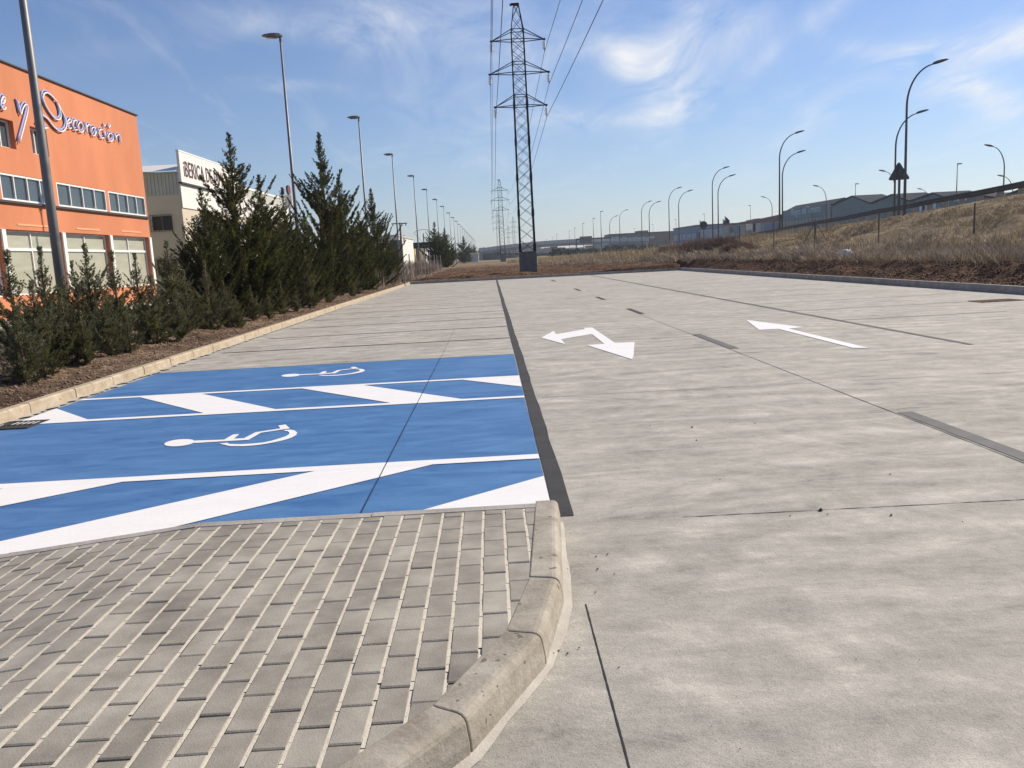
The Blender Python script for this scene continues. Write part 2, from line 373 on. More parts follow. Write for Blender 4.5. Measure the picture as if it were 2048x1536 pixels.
M['greyclad'] = mat('grey_cladding', (.46, .46, .40), .6, var=.08, vscale=1.5)
M['frame'] = mat('white_frame', (.78, .76, .73), .5)
M['framedark'] = mat('dark_frame', (.045, .04, .035), .6)
M['glass'] = mat('window_glass', (.055, .075, .085), .08, spec=.9, var=.3, vscale=.5)
M['blind'] = mat('glass_over_blinds', (.40, .40, .31), .22, spec=.6, var=.12, vscale=.5, stretch=(1, 1, 6))
M['letterwhite'] = mat('white_letters', (.86, .85, .84), .5)
M['letterblue'] = mat('blue_letters', (.22, .31, .66), .5)
M['lettermaroon'] = mat('maroon_letters', (.075, .028, .035), .6)
M['lettergreen'] = mat('green_letters', (.05, .17, .09), .5)
M['letterpale'] = mat('pale_letters', (.55, .66, .72), .5)
M['black'] = mat('black_panel', (.010, .012, .011), .6)
M['leaf'] = foliage_mat('cypress_foliage', (.009, .012, .006), (.048, .053, .024), (.19, .18, .078))
M['leafh'] = foliage_mat('hedge_foliage', (.030, .033, .020), (.115, .112, .070), (.30, .28, .18))
M['bark'] = mat('bark', (.11, .075, .05), .9, var=.3, vscale=8, bump=.6)
M['grass'] = mat('dry_grass', (.24, .175, .095), .9, col2=(.74, .60, .37), vscale=.5, island=.5, spec=.15)
M['weed'] = mat('dry_weeds', (.17, .125, .09), .9, col2=(.52, .44, .34), vscale=.5, island=.5, spec=.15)
M['twig'] = mat('bare_twigs', (.12, .075, .055), .9, col2=(.36, .26, .20), vscale=1.5, island=.6, spec=.15)
M['asphalt'] = mat('asphalt', (.075, .072, .068), .9, var=.15, vscale=2, bump=.4, bscale=60)
M['pavement'] = mat('pavement_tiles', (.36, .31, .25), .9, var=.12, vscale=2)
M['rail'] = mat('guard_rail_steel', (.095, .085, .08), .65, metal=.3, var=.2, vscale=2)
M['railpost'] = mat('guard_rail_block', (.34, .30, .25), .85, var=.15, vscale=4)
M['signback'] = mat('sign_back', (.085, .09, .09), .6, metal=.2, var=.1, vscale=5)
M['teal'] = mat('teal_cladding', (.12, .185, .20), .6, var=.08, vscale=.3)
M['tealdark'] = mat('dark_sheet_roof', (.045, .052, .065), .95, spec=.05, var=.12, vscale=.4)
M['beigepanel'] = mat('beige_panels', (.36, .33, .27), .85, var=.1, vscale=.3)
M['redroof'] = mat('red_roof_edge', (.17, .05, .055), .7, var=.1)
M['bluewall'] = mat('blue_wall', (.10, .15, .26), .6, var=.12, vscale=.3)
M['olive'] = mat('olive_cladding', (.15, .145, .115), .7, var=.1, vscale=.2)
M['far'] = mat('far_wall', (.42, .43, .44), .8, var=.1, vscale=.2)
M['fartree'] = mat('far_treeline', (.012, .016, .012), .95, spec=.05, col2=(.035, .038, .027), vscale=.06)
M['deck'] = mat('bridge_concrete', (.30, .27, .24), .85, var=.1, vscale=.3)
M['mesh'] = mat('bridge_parapet', (.50, .55, .52), .6)
M['rock'] = mat('white_rock', (.62, .59, .52), .85, var=.25, vscale=7, bump=.9, bscale=14)
M['rust'] = mat('rusty_iron', (.16, .075, .04), .9, col2=(.33, .20, .12), vscale=14, bump=.4)
M['iron'] = mat('cast_iron', (.045, .043, .04), .7, metal=.3, var=.3, vscale=10)
M['hose'] = mat('tan_hose', (.42, .30, .20), .8, var=.1)
M['crumb'] = mat('dark_crumbs', (.05, .04, .03), .95)
M['wood'] = mat('weathered_pole', (.20, .17, .14), .9, var=.2, vscale=5)
M['flag'] = mat('dark_flag', (.035, .03, .10), .8, col2=(.09, .03, .06), vscale=1.2)
M['signred'] = mat('red_sign', (.16, .03, .03), .5)
M['yellow'] = mat('yellow_paint', (.62, .40, .08), .6)
# ------------------------------------------------------------------ terrain
def crest_x(Y): return 24.5+.07*(Y-45)
def crest_z(Y): return np.clip(4.17-.03*Y, .45, 3.9)
def smooth(a, b, x): t = np.clip((x-a)/(b-a), 0, 1); return t*t*(3-2*t)
def bank_edge(Y): # where the dug soil meets the dry grass
    return np.where(Y < 50, 13.45+.35*(vnoise(Y*.7, Y*0, 3)-.5), 13.2-np.clip(Y-50, 0, 30)*.22)
def height(x, Y):
    x = np.asarray(x, float); Y = np.asarray(Y, float)
    z = np.full(np.broadcast(x, Y).shape, .12)
    z = np.where(x < -5.0, .10+.10*smooth(-5.3, -7., x)+0*Y, z)
    z = np.where(x < -8.6, .20-.18*smooth(-8.6, -9.6, x), z)
    be = bank_edge(Y); cx = crest_x(Y); cz = crest_z(Y)
    z = np.where(x > 12, .13+.05*(x-12), z)
    z = np.where((x > 12) & (Y > 0), .13+.40*smooth(12.15, be, x), z)
    z = np.where((x <= 12) & (Y > 52), .12+.10*smooth(52.4, 58, Y)+.28*smooth(4, 12, x), z)
    t = np.clip((x-be)/(cx-be), 0, 1)
    far = smooth(50, 60, Y)
    base = .53*(1-far)+far*(.32+.2*smooth(9, 14, x))
    z = np.where(x > be, base+(np.maximum(cz, base)-base)*t**1.45, z)
    z = np.where(x > cx, cz+0*x, z)
    lipfade = np.exp(-((x-be-.12)/.22)**2)*np.where(Y < 52, .10, 0.)
    z = z+lipfade
    # roughness of dug soil, of the bed and of the slope
    soil = ((x < -5.2) & (x > -9.2)) | ((x > 12.05) & (x < be+.1)) | (Y > 52.4)
    rough = (fbm(x*2.2, Y*1.6, 5, 5)-.48)*.30
    ruts = (fbm(x*.5, Y*.9, 9, 3)-.45)*.30*smooth(53, 56, Y)
    near_k = np.clip(np.minimum.reduce([np.abs(x+5.24), np.abs(x-12.12)+0*Y])/.5, 0.15, 1)
    near_k = np.where(Y > 53, np.maximum(near_k, smooth(52.4, 53.5, Y)), near_k)
    z = z+np.where(soil, (rough*np.where(x < -5, .55, 1.)+ruts)*near_k, 0)*np.where(Y > 140, .2, 1)*np.where(x < -9.2, 0, 1)
    slope = (x > be) & (x < cx)
    z = z+np.where(slope, ((fbm(x*1.1, Y*.28, 21, 4)-.47)*1.15+(fbm(x*2.4, Y*1.8, 25, 3)-.45)*.2)*np.minimum(t*4, 1)*np.minimum((1-t)*4, 1), 0)
    lot = (x > -5.18) & (x < 12.07) & (Y < 52.37)
    z = np.where(lot, -.3, z)
    return z
def axis(parts):
    a = []
    for (p, q, s) in parts: a += list(np.arange(p, q-1e-6, s))
    return np.array(sorted(set(np.round(a+[parts[-1][1]], 4))))
xs = axis([(-1500, -300, 200), (-300, -60, 30), (-60, -10, 5), (-10, -5.21, .1), (-5.21, -5.2, .005), (-5.16, -4, .58), (-4, 12.05, .5), (12.05, 12.06, .005), (12.09, 14.6, .09), (14.6, 40, .6), (40, 100, 6), (100, 400, 30), (400, 1500, 220)])
ys = axis([(-60, 0, 20), (0, 6, 1), (6, 26, .12), (26, 52.3, .22), (52.34, 52.35, .005), (52.39, 75, .18), (75, 140, .8), (140, 300, 8), (300, 1500, 80)])
XX, YY = np.meshgrid(xs, ys); ZZ = height(XX, YY)
V = np.stack([XX.ravel(), YY.ravel(), ZZ.ravel()], 1); nx = len(xs); ny = len(ys)
ii = (np.arange(ny-1)[:, None]*nx+np.arange(nx-1)[None, :]).ravel()
terrain = np_mesh('ground', V, np.stack([ii, ii+1, ii+1+nx, ii+nx], 1), M['soil'], smooth=True); terrain['kind'] = 'structure'
be = bank_edge(YY); gr = smooth(0, .5, XX-be)
gr = np.where((YY > 85) & (XX <= be), .75*smooth(85, 140, YY), gr); gr = np.where(XX < -9.4, .8, gr)
bed = np.where(XX < -5, 1., 0.)
bed = np.where((YY > 52) & (XX > -5), .30*smooth(.45, .6, fbm(XX*.25, YY*.2, 31, 3)), bed)
for nme, arr in (('grassy', gr), ('bed', bed)):
    a = terrain.data.attributes.new(nme, 'FLOAT', 'POINT'); a.data.foreach_set('value', arr.ravel().astype(np.float32))
def hz(x, Y): return float(height(np.array(x), np.array(Y)))
# ------------------------------------------------------------------ the lot
sq = lambda x0, x1, y0, y1: [(x0, y0), (x1, y0), (x1, y1), (x0, y1)]
def sheet(name, polys, z, m, parent=None):
    b = MB()
    for p in polys: b.add([(q[0], q[1], z) for q in p], [tuple(range(len(p)))])
    return b.build(name, m, parent)
lot = MB().box(-5.18, 12.02, -25, 52.34, -.25, 0).build('parking_lot', M['concrete']); lot['kind'] = 'structure'
# kerbs of the lot, one stone after another with mortar between
def kerb_run(name, p0, p1, inward, m, step=1.0, w=.12, h=.13, gap=.012):
    p0 = Vector(p0); p1 = Vector(p1); L = (p1-p0).length; d = (p1-p0)/L; n = Vector(inward)
    b = MB(); k = MB(); t = 0.
    while t < L-.05:
        e = min(t+step-gap, L); a = p0+d*t; c = p0+d*e
        dz = random.uniform(-.003, .003); o = random.uniform(-.003, .003)
        prof = [(0+o, -.2), (w, -.2), (w, h+dz), (.022+o, h+dz), (.006+o, h-.02+dz)]
        vs = [a+n*(-q[0])+Vector((0, 0, q[1])) for q in prof]+[c+n*(-q[0])+Vector((0, 0, q[1])) for q in prof]
        b.add(vs, [(0, 1, 2, 3, 4), (9, 8, 7, 6, 5)]+[(i, i+5, (i+1) % 5+5, (i+1) % 5) for i in range(5)])
        t += step
    a = p0; c = p1
    k.add([a+n*(-q[0])+Vector((0, 0, q[1])) for q in ((.012, -.2), (w-.006, -.2), (w-.006, h-.009), (.026, h-.009), (.013, h-.028))] +
          [c+n*(-q[0])+Vector((0, 0, q[1])) for q in ((.012, -.2), (w-.006, -.2), (w-.006, h-.009), (.026, h-.009), (.013, h-.028))],
          [(0, 1, 2, 3, 4), (9, 8, 7, 6, 5)]+[(i, i+5, (i+1) % 5+5, (i+1) % 5) for i in range(5)])
    o = b.build(name, m); o['kind'] = 'structure'
    k.build('kerb_mortar', M['mortar'], o); return o
kerb_run('kerb', (-5.12, 3, 0), (-5.12, 52.3, 0), (1, 0, 0), M['kerbfar'], gap=.02)
kerb_run('kerb', (-5.24, 52.3, 0), (12.1, 52.3, 0), (0, -1, 0), M['kerbgrey'], h=.16)
kerb_run('kerb', (12.0, 8, 0), (12.0, 52.29, 0), (-1, 0, 0), M['kerbgrey'], h=.175)
# mortar haunching smeared along the kerb feet
def smear(name, pts, nrm, w, z, seed):
    rnd = random.Random(seed); a = []; b = []
    for p, n in zip(pts, nrm):
        ww = w*(.35+1.0*rnd.random()**1.5)
        a.append((p[0], p[1], z)); b.append((p[0]+n[0]*ww, p[1]+n[1]*ww, z))
    m = MB(); k = len(a); m.add(a+b, [(i, i+1, i+1+k, i+k) for i in range(k-1)])
    o = m.build(name, M['mortar']); o['kind'] = 'structure'; return o
ysm = np.arange(8.0, 30, .08)
smear('mortar_strip', [(-5.125, y) for y in ysm], [(1, 0)]*len(ysm), .11, .016, 3)
# ---- markings
def sutherland(poly, clip):
    for (nx_, ny_, c) in clip:                         # keep nx*x+ny*y<=c
        out = []
        for i in range(len(poly)):
            a = poly[i]; b = poly[(i+1) % len(poly)]
            da = nx_*a[0]+ny_*a[1]-c; db = nx_*b[0]+ny_*b[1]-c
            if da <= 0: out.append(a)
            if da*db < 0:
                t = da/(da-db); out.append((a[0]+(b[0]-a[0])*t, a[1]+(b[1]-a[1])*t))
        poly = out
        if len(poly) < 3: return []
    return poly
XL = -4.99; XR = .275
bay_g = 'blue disabled parking bays'
def bay(y0, y1, label, cutl=False):
    o = sheet('parking_bay', [sq(XL, XR, y0, y1)], .004, M['blue']); tag(o, label, 'parking bay', bay_g); return o
bay(9.86, 12.13, 'plain blue disabled bay farther from the paved island, below the bare concrete bays')
bay(5.84, 8.32, 'plain blue disabled bay between the two striped strips, nearer the paved island')
def aisle(y0, y1, label, borders, stripes, y0s, y1s, fr):
    o = sheet('access_aisle', [sq(XL if y0 > 6 else -4.99, XR, y0, y1)], .0045, M['blue']); tag(o, label, 'access aisle', 'striped access aisles')
    polys = [sq(XL, XR, a, b) for (a, b) in borders]
    clip = [(-1, 0, -XL), (1, 0, XR)]
    b = MB()
    for p in polys: b.add([(q[0], q[1], .0095) for q in p], [(0, 1, 2, 3)])
    for (xa, xb, wd) in stripes:                        # xa at y0s, xb at y1s
        p = sutherland([(xa, y0s), (xa+wd, y0s), (xb+wd, y1s), (xb, y1s)], clip)
        if p: b.add([(q[0], q[1], .0092) for q in p], [tuple(range(len(p)))])
    b.build('white_stripe', M['white'], o); return o
aisle(8.32, 9.86, 'blue aisle with white slanted stripes between the two blue bays', [(8.30, 8.41), (9.78, 9.885)],
      [(-3.04+1.93*k, -4.27+1.93*k, .74) for k in range(-1, 4)], 8.41, 9.78, 0)
aisle(4.28, 5.84, 'blue aisle with white slanted stripes against the paved island', [(5.715, 5.85)],
      [(-1.33+2.2*k-1.80, -1.33+2.2*k, .84) for k in range(-2, 3)], 4.28, 5.715, 0)
d = sheet('bay_border', [sq(XL, XR, 12.13, 12.165)], .0042, M['char']); tag(d, 'thin dark line along the far edge of the blue bays', 'road marking')
# strip
bpts = []
yy = np.concatenate([[4.40], np.arange(4.8, 52.2, .5)])
b = MB(); L_ = []
for y in yy: L_.append((.285+.004*math.sin(y*.7)+random.uniform(-.002, .002), y, .0035)); 
R_ = [(p[0]+.112+random.uniform(-.006, .006), p[1], .0035) for p in L_]
k = len(L_); b.add(L_+R_, [(i, i+k, i+1+k, i+1) for i in range(k-1)])
tag(b.build('edge_strip', M['char']), 'long charcoal strip painted beside the blue bays', 'road marking')
dashes = [(4.2, 6.62, 'nearest and broadest worn grey dash at the right edge'), (11.4, 13.6, 'grey dash right of the double headed arrow'), (18.5, 20.45, 'first black dash beyond the double headed arrow'),
          (24.8, 26.6, 'second black dash beyond the double headed arrow'), (31.4, 33.6, 'third black dash beyond the double headed arrow'), (43.4, 46.2, 'farthest small black dash near the far kerb')]
for i, (a, c, l) in enumerate(dashes):
    tag(sheet('lane_dash', [sq(3.31, 3.44, a, c)], .0035, M['chargrey'] if i < 2 else M['char']), l, 'road marking', 'lane dashes')
b = MB()
ysr = list(np.arange(10.5, 52.2, 1.))
for i in range(len(ysr)-1):
    w = .035+.02*min(1, (ysr[i]-10)/8); b.add([(6.22-w, ysr[i], .006), (6.22+w, ysr[i], .006), (6.22+w, ysr[i+1], .006), (6.22-w, ysr[i+1], .006)], [(0, 1, 2, 3)])
tag(b.build('lane_line', M['chargrey']), 'long thin dark line right of the straight arrow', 'road marking')
lab = ['first', 'second', 'third', 'fourth', 'fifth', 'sixth', 'seventh', 'eighth', 'ninth', 'tenth', 'eleventh', 'twelfth', 'thirteenth', 'fourteenth', 'fifteenth', 'sixteenth', 'seventeenth', 'eighteenth', 'nineteenth', 'twentieth', 'twenty-first', 'twenty-second', 'twenty-third', 'twenty-fourth', 'twenty-fifth', 'twenty-sixth']
for i in range(15):
    y = 14.65+2.5*i
    if y > 51: break
    tag(sheet('bay_line', [sq(-4.9+random.uniform(0, .2), .28, y-.03, y+.03)], .0055, M['char']), lab[i]+' thin black bay line beyond the blue bays', 'road marking', 'bay lines on the left side')
for i in range(9):
    y = 14.65+2.5*i; x1 = (9.3, 10.3, 11.2, 11.3, 11.2, 11.0, 10.5, 10.4, 10)[i]
    tag(sheet('bay_line', [sq(6.26, x1, y-.02, y+.02)], .0055, M['chargrey']), lab[i]+' thin dark bay line right of the long lane line', 'road marking', 'bay lines on the right side')
# arrows and wheelchair symbols
def pix_poly(pts, sc, ox, oy): return [tuple(G(ox+p[0]/sc, oy+p[1]/sc, .008))[:2] for p in pts]
def tri_sheet(name, polys, z, m):
    import mathutils.geometry as mg
    b = MB()
    for p in polys:
        t = mg.tessellate_polygon([[Vector((q[0], q[1], 0)) for q in p]])
        b.add([(q[0], q[1], z) for q in p], [tuple(x) if True else x for x in t])
    o = b.build(name, m)
    import bmesh
    bm = bmesh.new(); bm.from_mesh(o.data)
    for f in bm.faces:
        if f.normal.z < 0: f.normal_flip()
    bm.to_mesh(o.data); bm.free()
    return o
a1 = pix_poly([(190, 385), (405, 268), (445, 325), (935, 240), (915, 218), (1065, 212), (1445, 470), (1785, 460), (1768, 685), (1740, 752), (965, 510), (1268, 490), (1055, 322), (535, 412), (600, 495)], 8.533, 1060, 630)
tag(tri_sheet('painted_arrow', [a1], .006, M['white']), 'white bent arrow with a head at both ends, middle of the lot', 'road marking')
a2 = pix_poly([(706, 337), (985, 372), (912, 379), (1297, 472), (1222, 472), (862, 380), (768, 385)], 2.415, 1200, 500)
tag(tri_sheet('painted_arrow', [a2], .006, M['white']), 'white straight arrow pointing away from the viewer, right side of the lot', 'road marking')
body = [(575, 392), (950, 379), (1060, 315), (1145, 305), (1075, 368), (1205, 360), (1350, 285), (1668, 236), (1640, 200), (1735, 185), (1792, 236), (1420, 291), (1262, 382), (980, 398), (560, 423)]
whl = [(888, 430), (990, 419), (1015, 435), (1150, 438), (1300, 430), (1450, 415), (1560, 392), (1650, 365), (1740, 335), (1780, 310), (1782, 290), (1765, 272), (1710, 267), (1740, 253), (1800, 252), (1850, 262), (1885, 290), (1870, 322), (1820, 350), (1760, 372), (1680, 393), (1600, 411), (1500, 430), (1400, 446), (1300, 456), (1200, 463), (1020, 462)]
head = [(385-8+math.cos(t)*195, 419-math.sin(t)*43-math.cos(t)*18) for t in np.linspace(0, 2*math.pi, 28)[:-1]]
sym = [pix_poly(p, 6.4, 300, 820) for p in (body, whl, head)]
tag(tri_sheet('wheelchair_symbol', sym, .0085, M['white']), 'larger white wheelchair symbol on the nearer blue bay', 'road marking', 'wheelchair symbols')
sym2 = [[(q[0]-.02, q[1]+4.08) for q in p] for p in sym]
tag(tri_sheet('wheelchair_symbol', sym2, .0085, M['white']), 'smaller white wheelchair symbol on the farther blue bay', 'road marking', 'wheelchair symbols')
# saw cuts
def cut(p0, p1, w, z, m, jit=.0015, n=40):
    p0 = Vector((*p0, 0)); p1 = Vector((*p1, 0)); d = (p1-p0); nn = Vector((-d.y, d.x, 0)).normalized()
    A = []; B = []
    for i in range(n+1):
        c = p0+d*i/n; A.append(c+nn*(w/2+random.uniform(-jit, jit))+Vector((0, 0, z))); B.append(c-nn*(w/2+random.uniform(-jit, jit))+Vector((0, 0, z)))
    o = MB().add(A+B, [(i, i+n+1, i+n+2, i+1) for i in range(n)]).build('expansion_joint', m); o['kind'] = 'structure'
cut((-.835, 4.31), (-.815, 12.13), .0065, .0125, M['bluejoint'], .0008)
cut((-.815, 12.17), (-.82, 17), .0035, .004, M['joint'])
cut((.32, 3.23), (.31, .5), .006, .002, M['joint'], .0008, 90)
cut((.97, 4.27), (9, 4.12), .006, .002, M['joint'], .0025, 160)
cut((3.28, 3.2), (3.30, 18.4), .009, .002, M['joint'], .0025, 120)
cut((.45, 8.28), (11.8, 8.22), .008, .004, M['chargrey'], .003, 120)
# ------------------------------------------------------------------ paved island
def hisl(x, y=0):
    t = min(max((-1.62-x)/1.12, 0), 1); return .127-(.118)*t
outer = [(.312, 4.30), (.258, 3.56), (.232, 3.21), (.125, 2.72), (-.13, 2.22), (-.45, 1.83), (-.88, 1.55), (-1.4, 1.38), (-2.2, 1.28), (-6., 1.2)]
def off(pts, dd):
    r = []
    for i, p in enumerate(pts):
        a = Vector(pts[max(i-1, 0)]); c = Vector(pts[min(i+1, len(pts)-1)]); t = (c-a).normalized(); r.append((p[0]+t.y*dd, p[1]-t.x*dd))
    return r
inner = off(outer, .145)
inner[0] = (.165, 4.185)
clip = [(0, 1, 4.20)]
mid = off(outer, .125); mid[0] = (.185, 4.3)
for i in range(len(mid)-1):
    a = mid[i]; c = mid[i+1]; t = Vector((c[0]-a[0], c[1]-a[1])).normalized(); n = (-t.y, t.x)
    clip.append((n[0], n[1], n[0]*a[0]+n[1]*a[1]))
BW = .1065; BL = .2; gx = .0108; gy = .0058
pb = MB(); sandb = MB()
ang = math.radians(-.6)
for ci in range(-34, 4):
    x0 = ci*BW
    for ri in range(3, 18):
        y0 = ri*BL+1.02-(BL/2 if ci % 2 else 0)+random.uniform(-.002, .002)
        cx_, cy_ = x0+BW/2, y0+BL/2
        g2 = gx*random.uniform(.75, 1.2); g3 = gy*random.uniform(.6, 1.5)
        poly = [(x0+g2/2, y0+g3/2), (x0+BW-g2/2, y0+g3/2), (x0+BW-g2/2, y0+BL-g3/2), (x0+g2/2, y0+BL-g3/2)]
        th = random.uniform(-.006, .006); ca, sa = math.cos(th), math.sin(th)
        poly = [(cx_+(q[0]-cx_)*ca-(q[1]-cy_)*sa, cy_+(q[0]-cx_)*sa+(q[1]-cy_)*ca) for q in poly]
        poly = sutherland(poly, clip)
        if len(poly) < 3: continue
        ar = abs(sum(poly[i][0]*poly[(i+1) % len(poly)][1]-poly[(i+1) % len(poly)][0]*poly[i][1] for i in range(len(poly))))/2
        if ar < .0008: continue
        mx = sum(q[0] for q in poly)/len(poly); my = sum(q[1] for q in poly)/len(poly)
        dz = random.uniform(-.0016, .0012); tx = random.uniform(-.01, .01); ty = random.uniform(-.008, .008)
        n = len(poly); ch = .0035
        def zt(q, e): return hisl(q[0])+dz+(q[0]-mx)*tx+(q[1]-my)*ty-e
        def ins(q, e):
            l = math.hypot(q[0]-mx, q[1]-my); return (q[0]-(q[0]-mx)/l*e, q[1]-(q[1]-my)/l*e)
        low = [(q[0], q[1], zt(q, .04)) for q in poly]; rim = [(q[0], q[1], zt(q, .0035)) for q in poly]
        top = [(*ins(q, .006), zt(q, 0)) for q in poly]
        pb.add(low+rim+top, [tuple(range(2*n, 3*n))]+[(i, (i+1) % n, (i+1) % n+n, i+n) for i in range(n)]+[(i+n, (i+1) % n+n, (i+1) % n+2*n, i+2*n) for i in range(n)])
isl = pb.build('paving', M['paver']); isl['kind'] = 'structure'
# sand in the long joints, nearly flush
for ci in range(-33, 4):
    x0 = ci*BW; y = 1.3
    while y < 4.2:
        e = min(y+.05, 4.2); q = sutherland(sq(x0-gx/2-.001, x0+gx/2+.001, y, e), clip)
        if len(q) >= 3:
            dz = random.uniform(-.0032, -.0006)
            if False: dz = -.010
            if y < 2.6 and x0 > -1.2 and random.random() < .12: dz = -.005
            sandb.add([(p[0], p[1], hisl(p[0])+dz) for p in q], [tuple(range(len(q)))])
        y = e
sandb.build('joint_sand', M['sand'], isl)
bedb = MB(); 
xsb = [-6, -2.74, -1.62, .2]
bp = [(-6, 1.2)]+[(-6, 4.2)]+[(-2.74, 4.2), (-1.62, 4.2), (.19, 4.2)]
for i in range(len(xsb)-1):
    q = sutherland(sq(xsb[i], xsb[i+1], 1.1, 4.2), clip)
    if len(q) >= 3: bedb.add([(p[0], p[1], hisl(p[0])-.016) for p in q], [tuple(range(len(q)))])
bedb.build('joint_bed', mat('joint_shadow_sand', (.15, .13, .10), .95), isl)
# kerb of the island: stone by stone
def kerb_stone(b, p0, p1, q0, q1, z0, z1, cham=.03):
    # p: outer base points, q: inner top points
    p0 = Vector((*p0, 0)); p1 = Vector((*p1, 0)); q0 = Vector((*q0, 0)); q1 = Vector((*q1, 0))
    vs = []
    for (p, q, z) in ((p0, q0, z0), (p1, q1, z1)):
        dd = (q-p).normalized(); w = (q-p).length
        for (t, h) in ((0, -.15), (.006, z*.35), (.016, z-.024), (.022, z-.012), (.034, z-.003), (.05, z), (w, z), (w, -.15)):
            vs.append(p+dd*t+Vector((0, 0, h)))
    n = 8
    b.add(vs, [tuple(range(n))[::-1], tuple(range(n, 2*n))]+[(i, (i+1) % n, (i+1) % n+n, i+n) for i in range(n)])
def lerp2(a, c, t): return (a[0]+(c[0]-a[0])*t, a[1]+(c[1]-a[1])*t)
b = MB(); segs = [((.312, 4.30), (.232, 3.215), (.176, 4.30), (.092, 3.25)), ((.231, 3.210), (.1265, 2.7205), (.091, 3.245), (-.017, 2.766)),
                  ((.125, 2.7165), (-.1275, 2.221), (-.019, 2.762), (-.2475, 2.296)), ((-.1295, 2.217), (-.4525, 1.828), (-.2495, 2.292), (-.5425, 1.943)),
                  ((-.457, 1.825), (-.88, 1.55), (-.548, 1.935), (-.94, 1.685)), ((-.888, 1.545), (-1.4, 1.38), (-.948, 1.68), (-1.42, 1.525)), ((-1.41, 1.377), (-6, 1.3), (-1.43, 1.52), (-6, 1.44))]
for (p0, p1, q0, q1) in segs:
    n = 6
    g = random.uniform(-.0015, .0015)
    kerb_stone(b, p0, p1, q0, q1, .130+g, .130+g)
o = b.build('kerb', M['kerb']); o['kind'] = 'structure'
md = o.modifiers.new('bevel', 'BEVEL'); md.width = .006; md.segments = 2; md.limit_method = 'ANGLE'
# mortar inside the stone joints, slightly back
b = MB(); kerb_stone(b, (.294, 4.28), (.216, 3.215), (.185, 4.28), (.10, 3.25), .120, .120); kerb_stone(b, (.216, 3.23), (.114, 2.72), (.10, 3.25), (-.01, 2.77), .120, .120)
kerb_stone(b, (.114, 2.735), (-.140, 2.225), (-.01, 2.77), (-.24, 2.30), .120, .120); kerb_stone(b, (-.14, 2.235), (-.46, 1.84), (-.245, 2.30), (-.53, 1.945), .120, .120)
b.build('kerb_mortar', M['mortar'], o)
b = MB()
fr = [(.31, .13, .05), (-.70, .13, .13), (-1.62, .13, .13)]
kerb_stone(b, (.172, 4.30), (-.70, 4.30), (.172, 4.188), (-.70, 4.188), .1302, .1302)
kerb_stone(b, (-.708, 4.30), (-1.615, 4.30), (-.708, 4.188), (-1.615, 4.188), .129, .129)
kerb_stone(b, (-1.625, 4.30), (-2.74, 4.30), (-1.625, 4.188), (-2.74, 4.188), .129, .0115)
kerb_stone(b, (-2.75, 4.30), (-6, 4.30), (-2.75, 4.188), (-6, 4.188), .0115, .0115)
o = b.build('kerb', M['kerbgrey']); o['kind'] = 'structure'
# pale splash of mortar beside the island kerb
pp = []; nn_ = []
for i in range(len(outer)-1):
    a = Vector(outer[i]); c = Vector(outer[i+1]); L = (c-a).length; t = (c-a)/L
    for s_ in np.arange(0, L, .02): q = a+t*s_; pp.append((q.x-t.y*-.004, q.y)); nn_.append((-t.y, t.x))
rr = random.Random(5); mm = MB(); A = []; B = []
for j, (p, n) in enumerate(zip(pp, nn_)):
    w = .008+.04*float(fbm(np.array(j*.045), np.array(1.), 4, 4)); w *= min(1, .35+j/60)
    A.append((p[0]-n[0]*.02, p[1]-n[1]*.02, .016)); B.append((p[0]+n[0]*w, p[1]+n[1]*w, .0035))
k = len(A); o = mm.add(A+B, [(i, i+1, i+1+k, i+k) for i in range(k-1)]).build('mortar_strip', M['mortar'], smooth=True); o['kind'] = 'structure'
# crumbs lying on the concrete
b = MB()
def crumb(x, y, s, z=0.):
    r = [Vector((random.uniform(-1, 1), random.uniform(-1, 1), random.uniform(-.2, .9)))*s for _ in range(6)]
    c = [Vector((x, y, z+.004))+Vector(v) for v in ((-s, -.3*s, 0), (.2*s, -s*.8, 0), (s, .2*s, 0), (-.1*s, s*.8, 0), (0, 0, s*.9), (.5*s, .1*s, .6*s))]
    b.add(c, [(0, 1, 4), (1, 2, 5), (1, 5, 4), (2, 3, 4, 5), (3, 0, 4), (0, 3, 2, 1)])
for (px, py, s) in [(1641, 1022, .016), (1393, 882, .009), (1782, 1032, .010), (1384, 856, .012), (1300, 852, .007), (1510, 848, .007), (1460, 846, .005), (1135, 1140, .005), (1131, 1205, .006), (1107, 1310, .007), (1117, 1304, .006), (1135, 1309, .006), (1158, 1298, .005), (1192, 1115, .006), (1215, 1110, .006), (1195, 1140, .007), (1440, 960, .005), (1655, 1030, .006), (1580, 1033, .006), (1925, 1045, .005), (1780, 950, .007)]:
    g = G(px, py); crumb(g.x, g.y, s)
for _ in range(90):
    y = random.uniform(2, 9)**1.; x = random.uniform(.4, 1+y*.6); crumb(x, y, random.uniform(.001, .003))
for _ in range(6):
    y = random.uniform(1.9, 3.6); x = .2+(y-2.2)*.12+random.uniform(.02, .2); crumb(x, y, random.uniform(.002, .005))
tag(b.build('loose_grit', M['crumb']), 'scattered dark crumbs of grit on the bare concrete', 'grit', kind='stuff')
